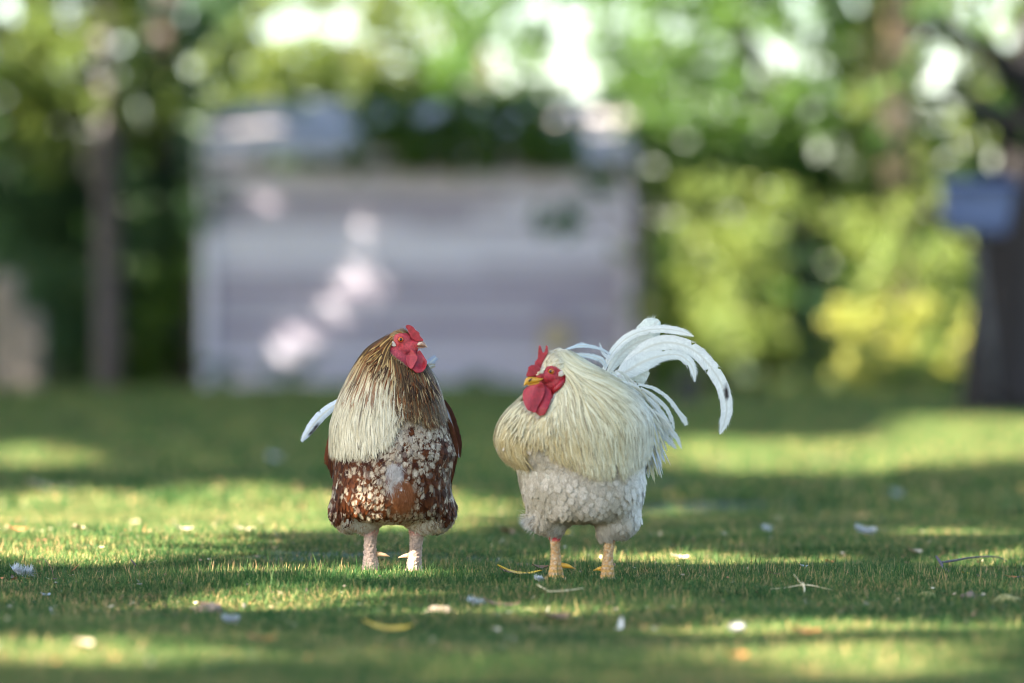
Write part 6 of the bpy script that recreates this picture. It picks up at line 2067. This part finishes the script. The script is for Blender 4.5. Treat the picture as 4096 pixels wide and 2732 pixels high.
_BUSH = [(1900, 600, 430, 240, .72), (1690, 560, 170, 110, .9), (2090, 560, 220, 130, .9), (1580, 700, 60, 60, .6), (2080, 740, 260, 110, 1), (2050, 860, 280, 70, .9), (1800, 800, 120, 90, .5)]
_HEDGE = [(1950, 640, 460, 240, .8)]
_TREE = [(650, 180, 240, 80, .8), (950, 150, 150, 90, .6), (180, 130, 300, 140, .55), (1900, 260, 420, 200, .4), (1250, 370, 150, 15, .5), (2100, 420, 220, 80, .9)]
LIT_PLANES = [(59.4, [(300, 75, 75, 55, 1)]), (58.9, _SHED), (58.4, [(700, 366, 120, 26, .8)]), (54.5, _BUSH), (55.3, _BUSH), (56.1, _BUSH), (56.9, _BUSH), (60.4, _TREE), (61.0, _TREE), (61.8, _HEDGE), (62.6, _HEDGE),
              (38.0, [(2150, 230, 110, 150, .55)]),
              (11.76, [(820, 980, 40, 80, .85), (960, 775, 40, 30, .7)]), (11.84, [(905, 1272, 60, 40, .35)]), (11.46, [(1330, 1285, 60, 40, .6)])]


def lit_prob(p):
    """chance that the sun ray through leaf position p reaches one of the sunny patches of the photograph;
    pb of a patch is the share of it that is open, broken up by noise"""
    S = np.array(SUN)
    pr = np.zeros(len(p))
    t = p[:, 2] / S[2]
    g = p - S * t[:, None]
    y = np.maximum(g[:, 1], 1)
    dx = (CX + g[:, 0] * F / y) / K; dy = (CY + H * F / y) / K
    nz = soft_noise(g[:, 0] + 40, g[:, 1] + 40, 3.2, 5) * .6 + soft_noise(g[:, 0] + 40, g[:, 1] + 40, 7.5, 6) * .4
    for cx, cy, rx, ry, pb in LIT_GROUND:
        e = np.hypot((dx - cx) / (rx + 8), (dy - cy) / (ry + 3))
        pr = np.maximum(pr, .985 * (e < 1) * (nz < .25 + pb * .75 - (e > .8) * .12))
    # stray flecks of sun all over the lawn
    pr = np.maximum(pr, .95 * (nz > .76))
    for D, L in LIT_PLANES:
        t = (p[:, 1] - D) / S[1]
        g = p - S * t[:, None]
        ok = (t > 0) & (g[:, 2] > 0)
        if D > 59.5:            # the shed stands in the way
            gs = p - S * ((p[:, 1] - 60.5) / S[1])[:, None]
            g2 = p - S * ((p[:, 1] - 62.0) / S[1])[:, None]
            ok &= ~((g2[:, 0] > -1.7) & (g2[:, 0] < 1.9) & (g2[:, 2] < 3.3))
            g3 = p - S * ((p[:, 1] - 59.5) / S[1])[:, None]
            ok &= ~((g3[:, 0] > -2.2) & (g3[:, 0] < 1.5) & (g3[:, 2] < 2.8))
            ok &= ~((gs[:, 0] > -3.4) & (gs[:, 0] < 1.7) & (gs[:, 2] < 2.95))
        dx = (CX + g[:, 0] * F / D) / K; dy = (CY - (g[:, 2] - H) * F / D) / K
        m_ = 9.0 if D in (58.9,) else (3.0 if D > 30 else 9.0)
        nz = soft_noise(g[:, 0] + 40, g[:, 2] + 40, m_, 7)
        for cx, cy, rx, ry, pb in L:
            if D == 58.9:       # thinly leaved rather than open: soft half sun on the boards
                e = np.hypot((dx - cx) / (rx + 10), (dy - cy) / (ry + 10))
                pr = np.maximum(pr, pb * ok * (e < 1))
                continue
            ex = 16 if D > 30 else 30
            e = np.hypot((dx - cx) / (rx + ex), (dy - cy) / (ry + ex))
            pr = np.maximum(pr, .985 * ok * (e < 1) * (nz < .1 + pb * .9))
    return pr


def build_added_shade_trees():
    r = np.random.default_rng(77)
    S = np.array(SUN)
    # places that the photograph shows in shade
    nq = 190000
    yg = np.linspace(6.5, 66, 400); cdf = np.cumsum(.09 * yg + .5); cdf /= cdf[-1]
    y = np.interp(r.uniform(0, 1, nq), cdf, yg)
    x = r.uniform(-1, 1, nq) * (.09 * y + .5)
    q1 = np.stack([x, y, 0 * x], 1)
    n2 = 80000
    D = r.choice([59., 61., 50., 38.2, 56.], n2)
    q2 = np.stack([r.uniform(-1, 1.12, n2) * (.092 * D), D, r.uniform(0, .062, n2) * D + .1], 1)
    n3 = 1700
    q3 = np.stack([r.uniform(-.6, .75, n3), r.uniform(11.3, 12, n3), r.uniform(0, .55, n3)], 1)
    n4 = 9000
    D4 = r.uniform(36.5, 38.4, n4)
    q4 = np.stack([r.uniform(.065, .11, n4) * D4, D4, r.uniform(0, .06, n4) * D4], 1)
    q = np.vstack([q1, q2, q3, q4])
    h = r.uniform(5.0, 9.5, len(q))
    p = q + S * ((h - q[:, 2]) / S[2])[:, None]
    pr = lit_prob(p)
    # gaps cut in the crowns where sun must come through
    p = p[r.random(len(p)) > pr]
    # nothing may hang into the picture
    yy = np.maximum(p[:, 1], 1)
    vis = (np.abs(p[:, 0]) < .10 * yy + .6) & (p[:, 2] < .068 * yy + 1.2) & (p[:, 1] > 0)
    p = p[~vis]
    # trunks
    trunks = []
    for i, ty in enumerate(np.arange(-9, 66, 7.5)):
        trunks.append((-9.5 - (i % 2) * 2.2 - max(0, ty) * .055, ty + r.uniform(-1, 1)))
        trunks.append((-17.0 - (i % 3) * 1.4 - max(0, ty) * .05, ty + 3.5 + r.uniform(-1, 1)))
    trunks = np.array(trunks)
    d = ((p[:, None, :2] - trunks[None]) ** 2).sum(-1)
    own = d.argmin(1)
    ns = 0
    desc = ['first', 'second', 'third', 'fourth', 'fifth', 'sixth', 'seventh', 'eighth', 'ninth', 'tenth']
    for i, (tx, ty) in enumerate(trunks):
        sel = p[own == i]
        if len(sel) < 40: continue
        t = thing('added_shade_tree', 'unseen leafy tree added left of the lawn, crown shaped to cast the dappled shade', 'tree', (tx, ty, 0), 'unseen trees added left of the lawn to cast the dappled shade')
        V, qd, c = leaves_np(sel, .17, r)
        add_obj('crown', mesh_np('crown', V - np.array([tx, ty, 0]), qd, [LEAF_MID], c, smooth=False), t)
        segs = [([(0, 0, -.1), (.1, .05, 2.2), (-.05, .1, 4.6), (.1, 0, 7.6)], [.26, .2, .16, .06])]
        for k in range(5):
            e = sel[r.integers(len(sel))] - np.array([tx, ty, 0])
            z0 = r.uniform(3.2, 5.5)
            segs.append(([(0, 0, z0), tuple(e * .5 + np.array([0, 0, z0 * .5 + .3])), tuple(e)], [.06, .035, .008]))
        add_obj('trunk', limb_mesh('limbs', segs, BARK), t)


build_ground()
build_grass()
build_shed()
build_background()
build_props()
build_added_shade_trees()
brown_rooster()
white_rooster()
build_litter()
